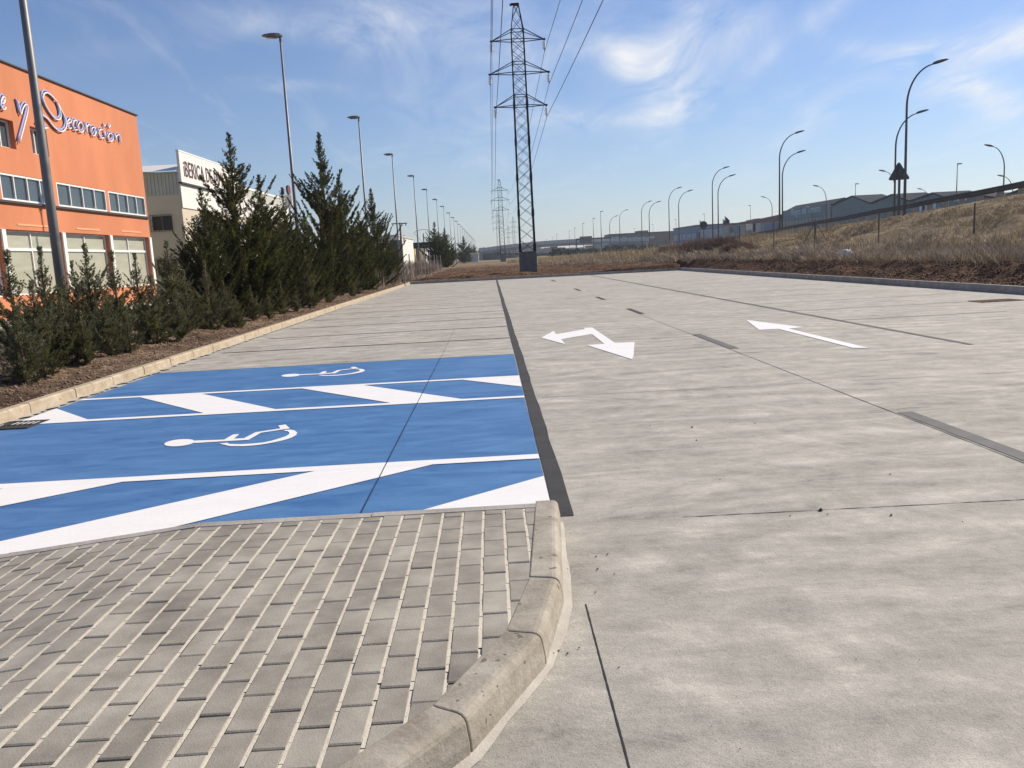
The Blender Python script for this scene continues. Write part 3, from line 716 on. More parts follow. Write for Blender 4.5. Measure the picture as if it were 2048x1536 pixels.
# drains
def grate(cx_, cy_, w, l, m, label, nb, along='x'):
    t = thing('drain_grate', label, 'drain', (cx_, cy_, 0))
    f = MB(); th = .025; z0, z1 = .003, .016
    f.box(cx_-w/2, cx_+w/2, cy_-l/2, cy_-l/2+th, z0, z1).box(cx_-w/2, cx_+w/2, cy_+l/2-th, cy_+l/2, z0, z1)
    f.box(cx_-w/2, cx_-w/2+th, cy_-l/2+th, cy_+l/2-th, z0, z1).box(cx_+w/2-th, cx_+w/2, cy_-l/2+th, cy_+l/2-th, z0, z1)
    f.build('frame', m, t); g = MB()
    for i in range(1, nb):
        x = cx_-w/2+w*i/nb; g.box(x-.009, x+.009, cy_-l/2+th+.001, cy_+l/2-th-.001, z0+.003, z1-.002)
    g.box(cx_-w/2+th, cx_+w/2-th, cy_-.012, cy_+.012, z0+.005, z1-.001); g.build('bars', m, t)
    MB().box(cx_-w/2+th, cx_+w/2-th, cy_-l/2+th, cy_+l/2-th, z0-.002, z0+.002).build('pit', M['joint'], t)
grate(-4.88, 8.30, .42, .42, M['iron'], 'dark iron drain grate at the left kerb beside the blue bay', 8)
grate(10.55, 17.0, .9, .5, M['rust'], 'rusty brown drain grate near the right hand kerb', 14)
# ------------------------------------------------------------------ planting bed: hose, slab
hp = [(10, 757), (60, 748), (95, 733), (150, 722), (175, 714), (215, 702), (240, 697), (268, 690), (292, 681), (315, 672), (345, 667), (375, 663), (402, 657)]
b = MB(); pts = []
for (px, py) in hp:
    g = G(px, py, .19); pts.append(Vector((g.x, g.y, hz(g.x, g.y)+.03+random.uniform(0, .03))))
sm = []
for i in range(len(pts)-1):
    for t in (0, .33, .66): sm.append(pts[i].lerp(pts[i+1], t)+Vector((random.uniform(-.02, .02), random.uniform(-.02, .02), 0)))
sm.append(pts[-1]); sm2 = [Vector((p.x, p.y, max(p.z, hz(p.x, p.y)+.015))) for p in sm]
tag(b.tube(sm2, .012, 6).build('irrigation_hose', M['hose'], smooth=True), 'tan irrigation hose lying along the foot of the hedge', 'hose')
g = G(155, 760, .14)
MBs = MB(); MBs.box(-.28, .28, -.55, .55, -.02, .035)
o = MBs.build('concrete_slab', M['kerbgrey'], loc=(g.x, g.y, hz(g.x, g.y)+.035), bevel=.008); o.rotation_euler = (0.02, 0, .1); tag(o, 'flat grey concrete slab sunk in the soil by the kerb', 'slab')
# clods in the bed, the dug bank and the field beyond
def clods(name, n, fx, fy, smin, smax, m, label):
    th = np.array([[0, 0, 1], [1, 0, -.2], [-.5, .85, -.2], [-.5, -.85, -.2], [0, 0, -.8]]); fc = np.array([[0, 1, 2], [0, 2, 3], [0, 3, 1], [4, 2, 1], [4, 3, 2], [4, 1, 3]])
    x = fx(n); y = fy(n, x); z = height(x, y); s = RNG.uniform(smin, smax, n)**1.
    V = np.repeat(th[None], n, 0)*RNG.uniform(.6, 1.4, (n, 5, 3))*s[:, None, None]
    a = RNG.uniform(0, 6.28, n); ca, sa = np.cos(a), np.sin(a)
    Vx = V[:, :, 0]*ca[:, None]-V[:, :, 1]*sa[:, None]; Vy = V[:, :, 0]*sa[:, None]+V[:, :, 1]*ca[:, None]
    V = np.stack([Vx+x[:, None], Vy+y[:, None], V[:, :, 2]*.7+z[:, None]+s[:, None]*.2], 2).reshape(-1, 3)
    Fa = (fc[None]+np.arange(n)[:, None, None]*5).reshape(-1, 3)
    tag(np_mesh(name, V, Fa, m), label, 'soil', kind='stuff')
def tag_clods(): pass
M['clod'] = mat('soil_clods', (.09, .050, .032), .95, col2=(.30, .20, .13), vscale=.9, island=.7)
M['clodr'] = mat('red_soil_clods', (.060, .028, .017), .95, col2=(.21, .105, .058), vscale=.7, island=.7)
clods('soil_clods', 6500, lambda n: RNG.uniform(-7.6, -5.3, n), lambda n, x: 7+RNG.random(n)**1.6*40, .008, .030, M['clod'], 'brown clods of soil along the planting bed')
clods('soil_clods', 3500, lambda n: RNG.uniform(12.2, 13.5, n), lambda n, x: 14+RNG.random(n)**1.3*38, .012, .05, M['clodr'], 'red brown clods of soil on the dug bank beside the right kerb')
clods('soil_clods', 3000, lambda n: RNG.uniform(-6, 13, n), lambda n, x: 52.6+RNG.random(n)**1.5*60, .02, .08, M['clodr'], 'red brown clods of soil strewn over the field behind the lot')
# ------------------------------------------------------------------ dry grass
def blades(name, x, y, hmin, hmax, wid, m, label, cat='dry grass', lean=.5, nb=4, spread=.12):
    n = len(x); x = np.repeat(x, nb)+RNG.normal(0, spread, n*nb); y = np.repeat(y, nb)+RNG.normal(0, spread, n*nb)
    z = height(x, y); n = len(x); h = RNG.uniform(hmin, hmax, n)*np.where(x > 14, np.clip((crest_x(y)+.6-x)/3, .35, 1), 1)*(.35+1.1*fbm(x*.9, y*.7, 77, 3)); a = RNG.uniform(0, 6.28, n); l = RNG.uniform(0, lean, n)*h
    w = wid*np.clip(y/22, .5, 3.)*RNG.uniform(.6, 1.3, n)
    dx, dy = np.cos(a), np.sin(a); sx_, sy_ = -dy, dx
    b0 = np.stack([x-sx_*w/2, y-sy_*w/2, z-.05], 1); b1 = np.stack([x+sx_*w/2, y+sy_*w/2, z-.05], 1)
    m0 = np.stack([x+dx*l*.35-sx_*w*.35, y+dy*l*.35-sy_*w*.35, z+h*.6], 1); m1 = np.stack([x+dx*l*.35+sx_*w*.35, y+dy*l*.35+sy_*w*.35, z+h*.6], 1)
    t0 = np.stack([x+dx*l, y+dy*l, z+h], 1)
    V = np.stack([b0, b1, m1, m0, t0], 1).reshape(-1, 3); i5 = np.arange(n)[:, None]*5
    Fa = np.concatenate([i5+np.array([[0, 1, 2]]), i5+np.array([[0, 2, 3]]), i5+np.array([[3, 2, 4]])], 0)
    tag(np_mesh(name, V, Fa, m), label, cat, kind='stuff')
n = 42000
u = RNG.random(n); Y_ = 14+116*u**1.35
x0_ = bank_edge(Y_); x1_ = crest_x(Y_)+1.2
X_ = x0_+(x1_-x0_)*RNG.random(n)**1.15
keep = (Y_ > 14)&(fbm(X_*.5, Y_*.35, 41, 3) > .43)
blades('dry_grass', X_[keep], Y_[keep], .05, .30, .013, M['grass'], 'pale dry grass covering the right hand slope', lean=2.2)
n = 9000
Y_ = 14+70*RNG.random(n)**1.5; X_ = bank_edge(Y_)+.1+np.abs(RNG.normal(0, 1.7, n))
blades('dry_weeds', X_, Y_, .12, .55, .010, M['weed'], 'tangled grey brown weeds along the foot of the fenced slope', 'weeds', lean=2.4)
n = 9000
Y_ = 60+90*RNG.random(n); X_ = RNG.uniform(3, 24, n)+0*Y_; k_ = X_ > 11-(Y_-60)*.1
blades('dry_weeds', X_[k_], Y_[k_], .3, .9, .012, M['grass'], 'tall straw coloured weeds behind the far end of the lot', 'weeds', lean=.6)
n = 1700
Y_ = 44+55*RNG.random(n)**1.2; X_ = RNG.uniform(-9.2, -5.9, n)
blades('dry_weeds', X_, Y_, .5, 1.5, .012, M['weed'], 'tall bare grey weeds behind the left hand post fence', 'weeds', lean=.4, spread=.2)
n = 4500
Y_ = 7+42*RNG.random(n)**1.3; X_ = RNG.uniform(-8, -5.4, n)
blades('dry_litter', X_, Y_, .01, .06, .010, M['weed'], 'dry twigs and needles littering the planting bed', 'litter', lean=4., nb=2)
# ------------------------------------------------------------------ conifers
def cyp_mesh(hgt, rad, nbr, nsp, seed, leafs=1., leaders=1, low=.0, fine=1., pw=.82, spire=.85):
    rg = np.random.default_rng(seed)
    tops = [(0., 0., 1., 1.)]
    for k in range(leaders-1):
        a = rg.uniform(0, 6.28); tops.append((math.cos(a)*rad*.5, math.sin(a)*rad*.5, rg.uniform(.6, .8), .62))
    B0 = []; BD = []; BL = []
    for (lx, ly, lh, wf) in tops:
        nb_ = int(nbr*(1 if wf == 1 else .42))
        for ti in np.sort(rg.random(nb_)**.92):
            z = (low+(.97-low)*ti)*lh*hgt; a = rg.uniform(0, 6.28)
            prof = (.72+.28*min(1, ti*5))*(1-ti)**pw*(1-spire*max(0, (ti-.5)/.5)**1.1)+.010
            L = 1.1*rad*wf*prof*rg.choice([rg.uniform(.5, .9), rg.uniform(.9, 1.38)])+.055*leafs
            el = math.radians(rg.uniform(30, 54)+6*ti)
            f_ = min(1, .35+ti); cx0 = lx*f_; cy0 = ly*f_
            Lb = L/math.cos(el)*.9; n_ = int(max(8, nsp*(Lb/rad)**1.15))
            s = rg.random(n_)**.75
            d = np.array([math.cos(a)*math.cos(el), math.sin(a)*math.cos(el), math.sin(el)])
            P0 = np.array([cx0, cy0, z-L*.12])+np.outer(s*Lb, d)+np.outer((s**2-s)*L*.25, [0, 0, 1.])
            wv = rg.normal(0, 1, (n_, 3)); wv -= np.outer(wv@d, d); wv /= np.linalg.norm(wv, axis=1)[:, None]+1e-6
            sp = .95-.55*s
            P0 = P0+wv*(rg.uniform(0, .07, n_)*(1.05-s)*leafs)[:, None]
            dd = d[None]+wv*(sp*rg.uniform(.3, 1.1, n_))[:, None]; dd[:, 2] += .12
            B0.append(P0); BD.append(dd/np.linalg.norm(dd, axis=1)[:, None]); BL.append(rg.uniform(.10, .21, n_)*leafs*(1.05-.45*s)*(1-.58*ti))
    n_ = 60; s = rg.random(n_); B0.append(np.stack([rg.normal(0, .012, n_), rg.normal(0, .012, n_), hgt*(.86+.12*s)], 1))
    dd = rg.normal(0, .38, (n_, 3)); dd[:, 2] = 1; BD.append(dd/np.linalg.norm(dd, axis=1)[:, None]); BL.append(rg.uniform(.07, .13, n_)*leafs)
    B0 = np.concatenate(B0); BD = np.concatenate(BD); BL = np.concatenate(BL)
    # every spray: a spine with short side blades (feather)
    nS = len(B0); r = rg.normal(0, 1, (nS, 3)); side = np.cross(BD, r); side /= np.linalg.norm(side, axis=1)[:, None]
    Vs = []; Fs = []; c = 0
    for (t0, ang_, ll, ww) in ((0., 0., 1.1, .095), (.12, .55, .6, .085), (.18, -.62, .6, .085), (.42, .55, .5, .075), (.5, -.55, .5, .075)):
        b0 = B0+BD*(BL*t0)[:, None]; dr = BD*math.cos(ang_)+side*math.sin(ang_); w = np.cross(dr, np.cross(BD, side)); w /= np.linalg.norm(w, axis=1)[:, None]
        ln = (BL*ll)[:, None]; wd = (BL*ww)[:, None]*fine
        Vs.append(np.stack([b0, b0+dr*ln*.55+w*wd, b0+dr*ln, b0+dr*ln*.5-w*wd], 1).reshape(-1, 3))
        i4 = np.arange(nS)[:, None]*4+c; Fs.append(i4+np.array([[0, 1, 2, 3]])); c += nS*4
    return np.concatenate(Vs), np.concatenate(Fs)
def trunk(hgt, r):
    b = MB(); b.tube([(0, 0, -.3), (0, 0, hgt*.3), (.02, .01, hgt*.65), (0, 0, hgt*.97)], [r, r*.75, r*.4, r*.08], 7)
    rg = random.Random(3)
    for k in range(26):
        z = hgt*rg.uniform(.08, .85); a = rg.uniform(0, 6.28); L = (1-z/hgt)*hgt*.2
        b.tube([(0, 0, z), (math.cos(a)*L, math.sin(a)*L, z+L*.9)], [r*.25, .004], 4)
    return b
def conifer(name, label, cat, hgt, rad, nbr, nsp, seed, m, group, **kw):
    t = thing(name, label, cat, (0, 0, 0), group)
    V, Fa = cyp_mesh(hgt, rad, nbr, nsp, seed, **kw)
    np_mesh('crown', V, Fa, m, t); trunk(hgt, .012*hgt+.02).build('trunk', M['bark'], t, smooth=True); return t
g_big = 'tall conifers behind the left kerb'; g_small = 'young hedge conifers along the left kerb'
big = [conifer('conifer_tree', '', 'tree', 5., 1.45, 200, 135, 11, M['leaf'], g_big, leaders=3, fine=1.),
       conifer('conifer_tree', '', 'tree', 5., 1.45, 215, 135, 12, M['leaf'], g_big, leaders=1),
       conifer('conifer_tree', '', 'tree', 5., 1.45, 185, 135, 13, M['leaf'], g_big, leaders=4)]
small = [conifer('hedge_conifer', '', 'hedge plant', 2., .60, 105, 66, 21, M['leafh'], g_small, leafs=.6, pw=1.15),
         conifer('hedge_conifer', '', 'hedge plant', 2., .56, 95, 66, 22, M['leafh'], g_small, leafs=.62, leaders=2),
         conifer('hedge_conifer', '', 'hedge plant', 2., .66, 100, 66, 23, M['leafh'], g_small, leafs=.6, leaders=2, pw=1.15)]
used = set()
def plant(protos, k, px, topy, x, label, zb=None, rz=None, wid=1.):
    """apex at photo pixel (px, topy) for a plant standing on the line X = x"""
    p = PX(px, topy, x); z0 = hz(p.x, p.y) if zb is None else zb
    hgt = p.z-z0; src = protos[k]; base = 5. if protos is big else 2.
    s = hgt/base; rz = random.uniform(0, 6.28) if rz is None else rz
    if src.name not in used: used.add(src.name); o = src
    else: o = copy_tree(src)
    o.location = (p.x, p.y, z0); o.rotation_euler = (0, 0, rz); o.scale = (s*wid, s*wid, s); o['label'] = label
    return o
# (variant, px, py of apex, X of row, label, width)
for a in [(0, 456, 262, -6.75, 'many topped dark conifer nearest the white lettered building', 1.05), (2, 516, 346, -6.6, 'bushy conifer with splayed tops right of the first tall conifer', 1.0),
          (2, 563, 372, -6.7, 'conifer with a browned side in front of the second lamp post', 1.05), (1, 636, 262, -6.7, 'tallest pointed conifer between the second and third lamp posts', .88),
          (0, 676, 346, -6.5, 'conifer pressed against the right side of the tallest conifer', 1.05), (1, 741, 375, -6.5, 'slender pointed conifer just past the third lamp post', 1.0),
          (2, 716, 420, -6.3, 'low conifer filling the gap before the slender pointed one', 1.1), (0, 772, 455, -6.2, 'small conifer at the right end of the tall group', 1.1),
          (2, 400, 372, -6.9, 'conifer half hidden behind the hedge at the left of the tall group', 1.0), (0, 606, 420, -6.2, 'low bushy conifer at the foot of the tallest one', 1.15),
          (2, 868, 443, -6.8, 'first isolated conifer past the row of fence posts', 1.35), (0, 888, 455, -6.5, 'conifer touching the first isolated one on its right', 1.25),
          (1, 926, 471, -6.6, 'pointed conifer farther along the left field', 1.4), (2, 938, 487, -6.4, 'low conifer beside the farther pointed one', 1.5), (1, 948, 489, -6.6, 'distant small conifer near the bridge end', 1.7), (1, 966, 494, -2.9, 'last tiny conifer in front of the bridge abutment', 1.8)]:
    k, px, py, x, l, w = a
    plant(big, k, px, py, x, l, wid=w)
hn = 0
for (k, px, py, x, w, l) in [(0, 12, 498, -6.7, 1.1, 'leftmost young conifer cut by the left edge'), (1, 62, 560, -6.2, 1.15, 'short young conifer in front of the gap left of the nearest lamp post'), (2, 78, 492, -7.4, 1.0, 'young conifer standing left of the nearest lamp post'),
                             (0, 118, 575, -6.3, 1.2, 'short bushy conifer at the foot of the nearest lamp post'), (1, 168, 486, -7., .95, 'pointed young conifer just right of the nearest lamp post'), (2, 143, 520, -7.5, .95, 'thin young conifer behind the pointed one by the lamp post'),
                             (0, 222, 500, -6.9, 1.1, 'full young conifer with two tops below the orange building'), (1, 205, 590, -6.2, 1.2, 'low bushy hedge plant second right of the lamp post'), (2, 268, 505, -7.1, 1., 'young conifer before the corner of the orange building'),
                             (0, 300, 548, -6.4, 1.2, 'wide hedge plant below the corner of the orange building'), (1, 332, 480, -7., 1.05, 'taller young conifer before the barred window'), (2, 366, 540, -6.5, 1.15, 'hedge plant right of the barred window'),
                             (0, 408, 520, -6.4, 1.1, 'hedge plant before the first tall conifer'), (1, 445, 560, -6.2, 1.2, 'low hedge plant before the first tall conifer'), (2, 500, 570, -6.1, 1.1, 'low hedge plant below the splayed conifer'),
                             (0, 560, 560, -6.0, 1.1, 'hedge plant below the browned conifer'), (1, 610, 500, -6.0, 1., 'pale green young conifer before the tallest one'), (2, 655, 545, -5.9, 1.1, 'low plant at the kerb before the tallest conifer'),
                             (0, 700, 530, -5.9, 1.1, 'low plant at the kerb right of the tallest conifer'), (1, 742, 510, -5.95, 1., 'last low plant of the hedge before the post fence'),
                             (2, 30, 610, -6.1, 1.3, 'low hedge plant at the left edge near the kerb'), (1, 158, 620, -6.1, 1.3, 'lowest hedge plant in front of the nearest lamp post'), (2, 250, 612, -6.2, 1.3, 'low hedge plant below the full twin topped one'),
                             (1, 100, 600, -6.5, 1.3, 'low hedge plant left of the foot of the nearest lamp post'), (0, 190, 600, -6.7, 1.3, 'low hedge plant right of the foot of the nearest lamp post'), (2, 290, 590, -6.7, 1.3, 'hedge plant tucked behind the wide one at the building corner'), (1, 350, 585, -6.2, 1.3, 'low hedge plant under the barred window'),
                             (0, 385, 580, -6.6, 1.3, 'low hedge plant left of the first tall conifer'), (2, 45, 600, -7.2, 1.2, 'hedge plant behind the left edge of the row'), (0, 470, 590, -6.0, 1.2, 'low hedge plant near the kerb before the first tall conifer'), (1, 535, 585, -6.0, 1.2, 'low hedge plant near the kerb below the splayed conifer'), (2, 590, 570, -5.95, 1.2, 'low hedge plant near the kerb before the browned conifer')]:
    plant(small, k, px, py, x, l, wid=w)
# twiggy shrubs
def shrub(name, label, loc, r, h, n, seed, m, group):
    rg = np.random.default_rng(seed); V = []; b = MB()
    t = thing(name, label, 'shrub', loc, group)
    a = rg.uniform(0, 6.28, n); el = rg.uniform(.25, 1.5, n); L = rg.uniform(.5, 1., n)
    s = rg.random(n)**.6
    bx = np.cos(a)*r*s*.8; by = np.sin(a)*r*s*.8; bz = rg.uniform(0, .55, n)*h*(1-.5*s)
    d = np.stack([np.cos(a+rg.normal(0, .8, n))*np.cos(el), np.sin(a+rg.normal(0, .8, n))*np.cos(el), np.sin(el)], 1)
    ln = h*.55*L; w = .010+.012*rg.random(n)
    q = rg.normal(0, 1, (n, 3)); sd_ = np.cross(d, q); sd_ /= np.linalg.norm(sd_, axis=1)[:, None]
    p0 = np.stack([bx, by, bz], 1); p1 = p0+d*ln[:, None]; 
    V = np.stack([p0-sd_*w[:, None], p0+sd_*w[:, None], p1+sd_*w[:, None]*.3], 1).reshape(-1, 3)+np.array(loc)
    np_mesh('twigs', V, np.arange(n*3).reshape(-1, 3), m, t); 
    sb = MB()
    for k in range(7):
        aa = rg.uniform(0, 6.28); sb.tube([Vector(loc)+Vector((0, 0, -.1)), Vector(loc)+Vector((math.cos(aa)*r*.5, math.sin(aa)*r*.5, h*.6))], [.03, .01], 5)
    sb.build('stems', M['twig'], t); return t
for (px, py, Y, r, h, l) in [(1362, 500, 66, 1.4, 1.5, 'reddish bare shrub left of the round sign'), (1400, 500, 62, 1.6, 1.7, 'reddish bare shrub under the round sign'), (1440, 498, 60, 1.5, 1.5, 'reddish bare shrub right of the round sign'), (1340, 508, 68, 1.2, 1., 'low bare shrub at the left end of the shrub clump'), (1475, 500, 56, 1.2, .9, 'low bare shrub at the right end of the shrub clump')]:
    g = P(px, py, Y); shrub('bare_shrub', l, (g.x, Y, hz(g.x, Y)), r, h, 2600, int(px), M['twig'], 'bare shrubs on the slope')
for (px, Y, x, r, h, l) in [(0, 50, -6.9, 1.2, 1.5, 'bare grey shrub at the near end of the left post fence'), (0, 56, -7.2, 1.3, 1.6, 'bare grey shrub behind the middle of the left post fence'), (0, 75, -6.3, 1.4, 1.3, 'bare grey shrub at the foot of the first isolated conifer')]:
    shrub('bare_shrub', l, (x, Y, hz(x, Y)), r, h, 2200, int(Y), M['weed'], 'bare shrubs by the left fence')
# ------------------------------------------------------------------ lamp posts
def lamp_head(b_, tip, d, L=.75, w=.32, h=.15):
    d = Vector(d).normalized(); s = d.cross(Vector((0, 0, 1))).normalized(); u = s.cross(d); t = Vector(tip)
    prof = [(0, .25, .35), (.10, .6, .8), (.30, 1., 1.), (.62, 1., .9), (.88, .72, .6), (1., .3, .3)]; vs = []
    for (k, a, c) in prof:
        for (x, z) in ((-1, -.1), (-.8, .7), (-.3, 1), (.3, 1), (.8, .7), (1, -.1), (.75, -.45), (-.75, -.45)):
            vs.append(t+d*(k*L)+s*(x*a*w/2)+u*(z*c*h/2))
    f = []
    for i in range(len(prof)-1):
        for k in range(8): f.append((i*8+k, i*8+(k+1) % 8, (i+1)*8+(k+1) % 8, (i+1)*8+k))
    f += [tuple(range(8))[::-1], tuple(range(40, 48))]
    b_.add(vs, f)
def straight_lamp(label, h=12.1, side=-1, group=None, m='steel', r=.1):
    t = thing('street_lamp', label, 'street lamp', (0, 0, 0), group)
    MB().tube([(0, 0, -1.5), (0, 0, 3), (0, 0, h-.1)], [r, r*.86, r*.42], 12).build('pole', M[m], t, smooth=True)
    b = MB(); b.tube([(0, 0, h-.25), (0, 0, h+.02)], .055, 8); b.build('collar', M['steeldark'], t)
    b = MB(); lamp_head(b, (.22*-side*-1*0+(.10*-side), 0, h), (side, 0, .03), .86, .42, .24); hd = b.build('lamp_head', M[m], t, smooth=False)
    b = MB(); b.box(*( (-.58, -.16) if side < 0 else (.16, .58)), -.11, .11, h-.075, h-.048); b.build('lens', M['glass'], t)
    return t
gl = 'lamp posts in the row behind the hedge'
tops = [(557, 72), (716, 235), (783, 309), (826, 352), (852, 379), (872, 399), (886, 413), (898, 426)]
p0 = straight_lamp('nearest tall grey lamp post, its top cut off by the frame', group=gl)
# row axis: x ~ -8.9 near, nearly parallel to the lot
q2 = P(560, 74, 37.2); q8 = P(898, 426, 37.2+20.7*6.9)
# the nearest post follows its own pixels
n1 = P(113, 500, 16.4); p0.location = (n1.x, 16.4, .0)
for k in range(1, 24):
    Y = 37.2+20.75*(k-1)
    px = None
    if k <= 8: g = P(tops[k-1][0]+ (3 if k == 1 else 1), tops[k-1][1], Y)
    else:
        f = (898-980)/ (1/1.)  # keep the same X as the eighth one
        g = Vector((xlast, Y, zlast))
    xlast, zlast = g.x, g.z
    if k == 1: print('lamp2', g)
    copy_tree(p0, (g.x, Y, g.z-12.1), label=(lab[k]+' lamp post from the camera in the row behind the hedge') if k < 23 else 'farthest lamp post of the row behind the hedge')
def arm_lamp(label, side, group, h=9., reach=1.75, m='steeldark'):
    t = thing('street_lamp', label, 'street lamp', (0, 0, 0), group); b = MB()
    hs = h-2.3; pts = [(0, 0, -1.5), (0, 0, 2), (0, 0, hs)]; r = [.1, .085, .062]
    for i in range(1, 13):
        a = i/12*math.pi/2*.9; pts.append((side*reach*(1-math.cos(a)), 0, hs+2.3*math.sin(a))); r.append(.062-.002*i)
    b.tube(pts, r, 8); b.build('pole', M[m], t, smooth=True)
    e = pts[-1]; b = MB(); lamp_head(b, (e[0]-side*.02, 0, e[2]), (side, 0, .24), .95, .38, .24); b.build('lamp_head', M[m], t); return t, e
rowA, eA = arm_lamp('', 1, 'curved lamp posts along the slope crest')
heads = [(1866, 128, 49, 'nearest curved lamp post, beside the triangular sign'), (1590, 267, 79.4, 'second curved lamp post along the slope crest'), (1446, 337, 112, 'third curved lamp post along the slope crest'),
         (1354, 377, 144, 'fourth curved lamp post along the slope crest'), (1296, 404, 179, 'fifth curved lamp post along the slope crest'), (1250, 421, 211, 'sixth and farthest curved lamp post along the slope crest')]
first = True
for (px, py, Y, l) in heads:
    g = P(px, py, Y); loc = (g.x-eA[0], Y, g.z-eA[2])
    if first: rowA.location = loc; rowA['label'] = l; first = False
    else: copy_tree(rowA, loc, label=l)
heads = [(1833, 227, 61, 'shorter curved lamp post just left of the nearest curved one'), (1594, 306, 84, 'curved lamp post right behind the second one of the crest row'), (1458, 353, 109, 'curved lamp post right behind the third one of the crest row'),
         (1375, 383, 133, 'curved lamp post right behind the fourth one of the crest row'), (1313, 405, 159, 'curved lamp post right behind the fifth one of the crest row'), (1230, 433, 215, 'farthest curved lamp post of the middle row')]
for (px, py, Y, l) in heads:
    g = P(px, py, Y); o = copy_tree(rowA, (g.x-eA[0], Y, g.z-eA[2]), label=l); o['group'] = 'curved lamp posts of the middle row'
rowC, eC = arm_lamp('', -1, 'curved lamp posts across the highway', reach=1.5)
heads = [(1986, 293, 85, 'curved lamp post across the highway at the far right, arm to the left'), (1771, 343, 108, 'curved lamp post partly behind the triangular sign, arm to the left'), (1637, 373, 133, 'curved lamp post above the left part of the teal shed'),
         (1531, 395, 158, 'curved lamp post above the red edged building'), (1844, 379, 150, 'short curved lamp post over the shed roofs right of the triangular sign'), (2008, 353, 110, 'small curved lamp post behind the guard rail at the far right'), (1614, 416, 190, 'small pale curved lamp in front of the teal shed roof')]
first = True
for (px, py, Y, l) in heads:
    g = P(px, py, Y); loc = (g.x-eC[0], Y, g.z-eC[2])
    if first: rowC.location = loc; rowC['label'] = l; first = False
    else: copy_tree(rowC, loc, label=l)
far = straight_lamp('', 12.1, 1, 'straight lamp posts beyond the highway', 'steeldark', .13)
first = True
for (px, py, Y, side, l) in [(1919, 328, 120, 1, 'straight lamp post with twisted head over the guard rail'), (1715, 368, 170, 1, 'straight lamp post in front of the pointed shed gable'), (1505, 411, 240, -1, 'straight lamp post above the red roofed building'),
                             (1413, 428, 300, -1, 'straight lamp post behind the round sign'), (1356, 439, 340, -1, 'straight lamp post above the dark blue building'), (1310, 449, 380, -1, 'straight lamp post over the right part of the olive building'),
                             (1273, 457, 420, -1, 'straight lamp post over the roof box of the olive building'), (1236, 464, 450, -1, 'straight lamp post over the left end of the olive building'),
                             (1205, 423, 200, 1, 'tall straight lamp post left of the olive building'), (1190, 437, 230, 1, 'tall straight lamp post right of the blank board'), (1169, 447, 260, 1, 'straight lamp post behind the blank board'), (1153, 456, 290, 1, 'straight lamp post left of the blank board'),
                             (1142, 462, 330, 1, 'straight lamp post over the bridge middle'), (1117, 469, 380, 1, 'straight lamp post right of the bridge pier'), (1109, 474, 420, 1, 'straight lamp post above the bridge pier'), (1097, 479, 480, 1, 'small straight lamp post left of the bridge pier'), (1086, 484, 540, 1, 'smallest straight lamp post just right of the big pylon')]:
    g = P(px-4, py, Y); zb = g.z-12.1
    zg = float(crest_z(np.array(float(Y))))
    loc = (g.x, Y, zb)
    if first: o = far; far.location = loc; first = False
    else: o = copy_tree(far, loc)
    o['label'] = l
    if side < 0: o.rotation_euler = (0, 0, math.pi)
    s_ = (g.z-zg)/12.1
    o.location = (g.x, Y, zg); o.scale = (max(.7, s_**.5), max(.7, s_**.5), s_)
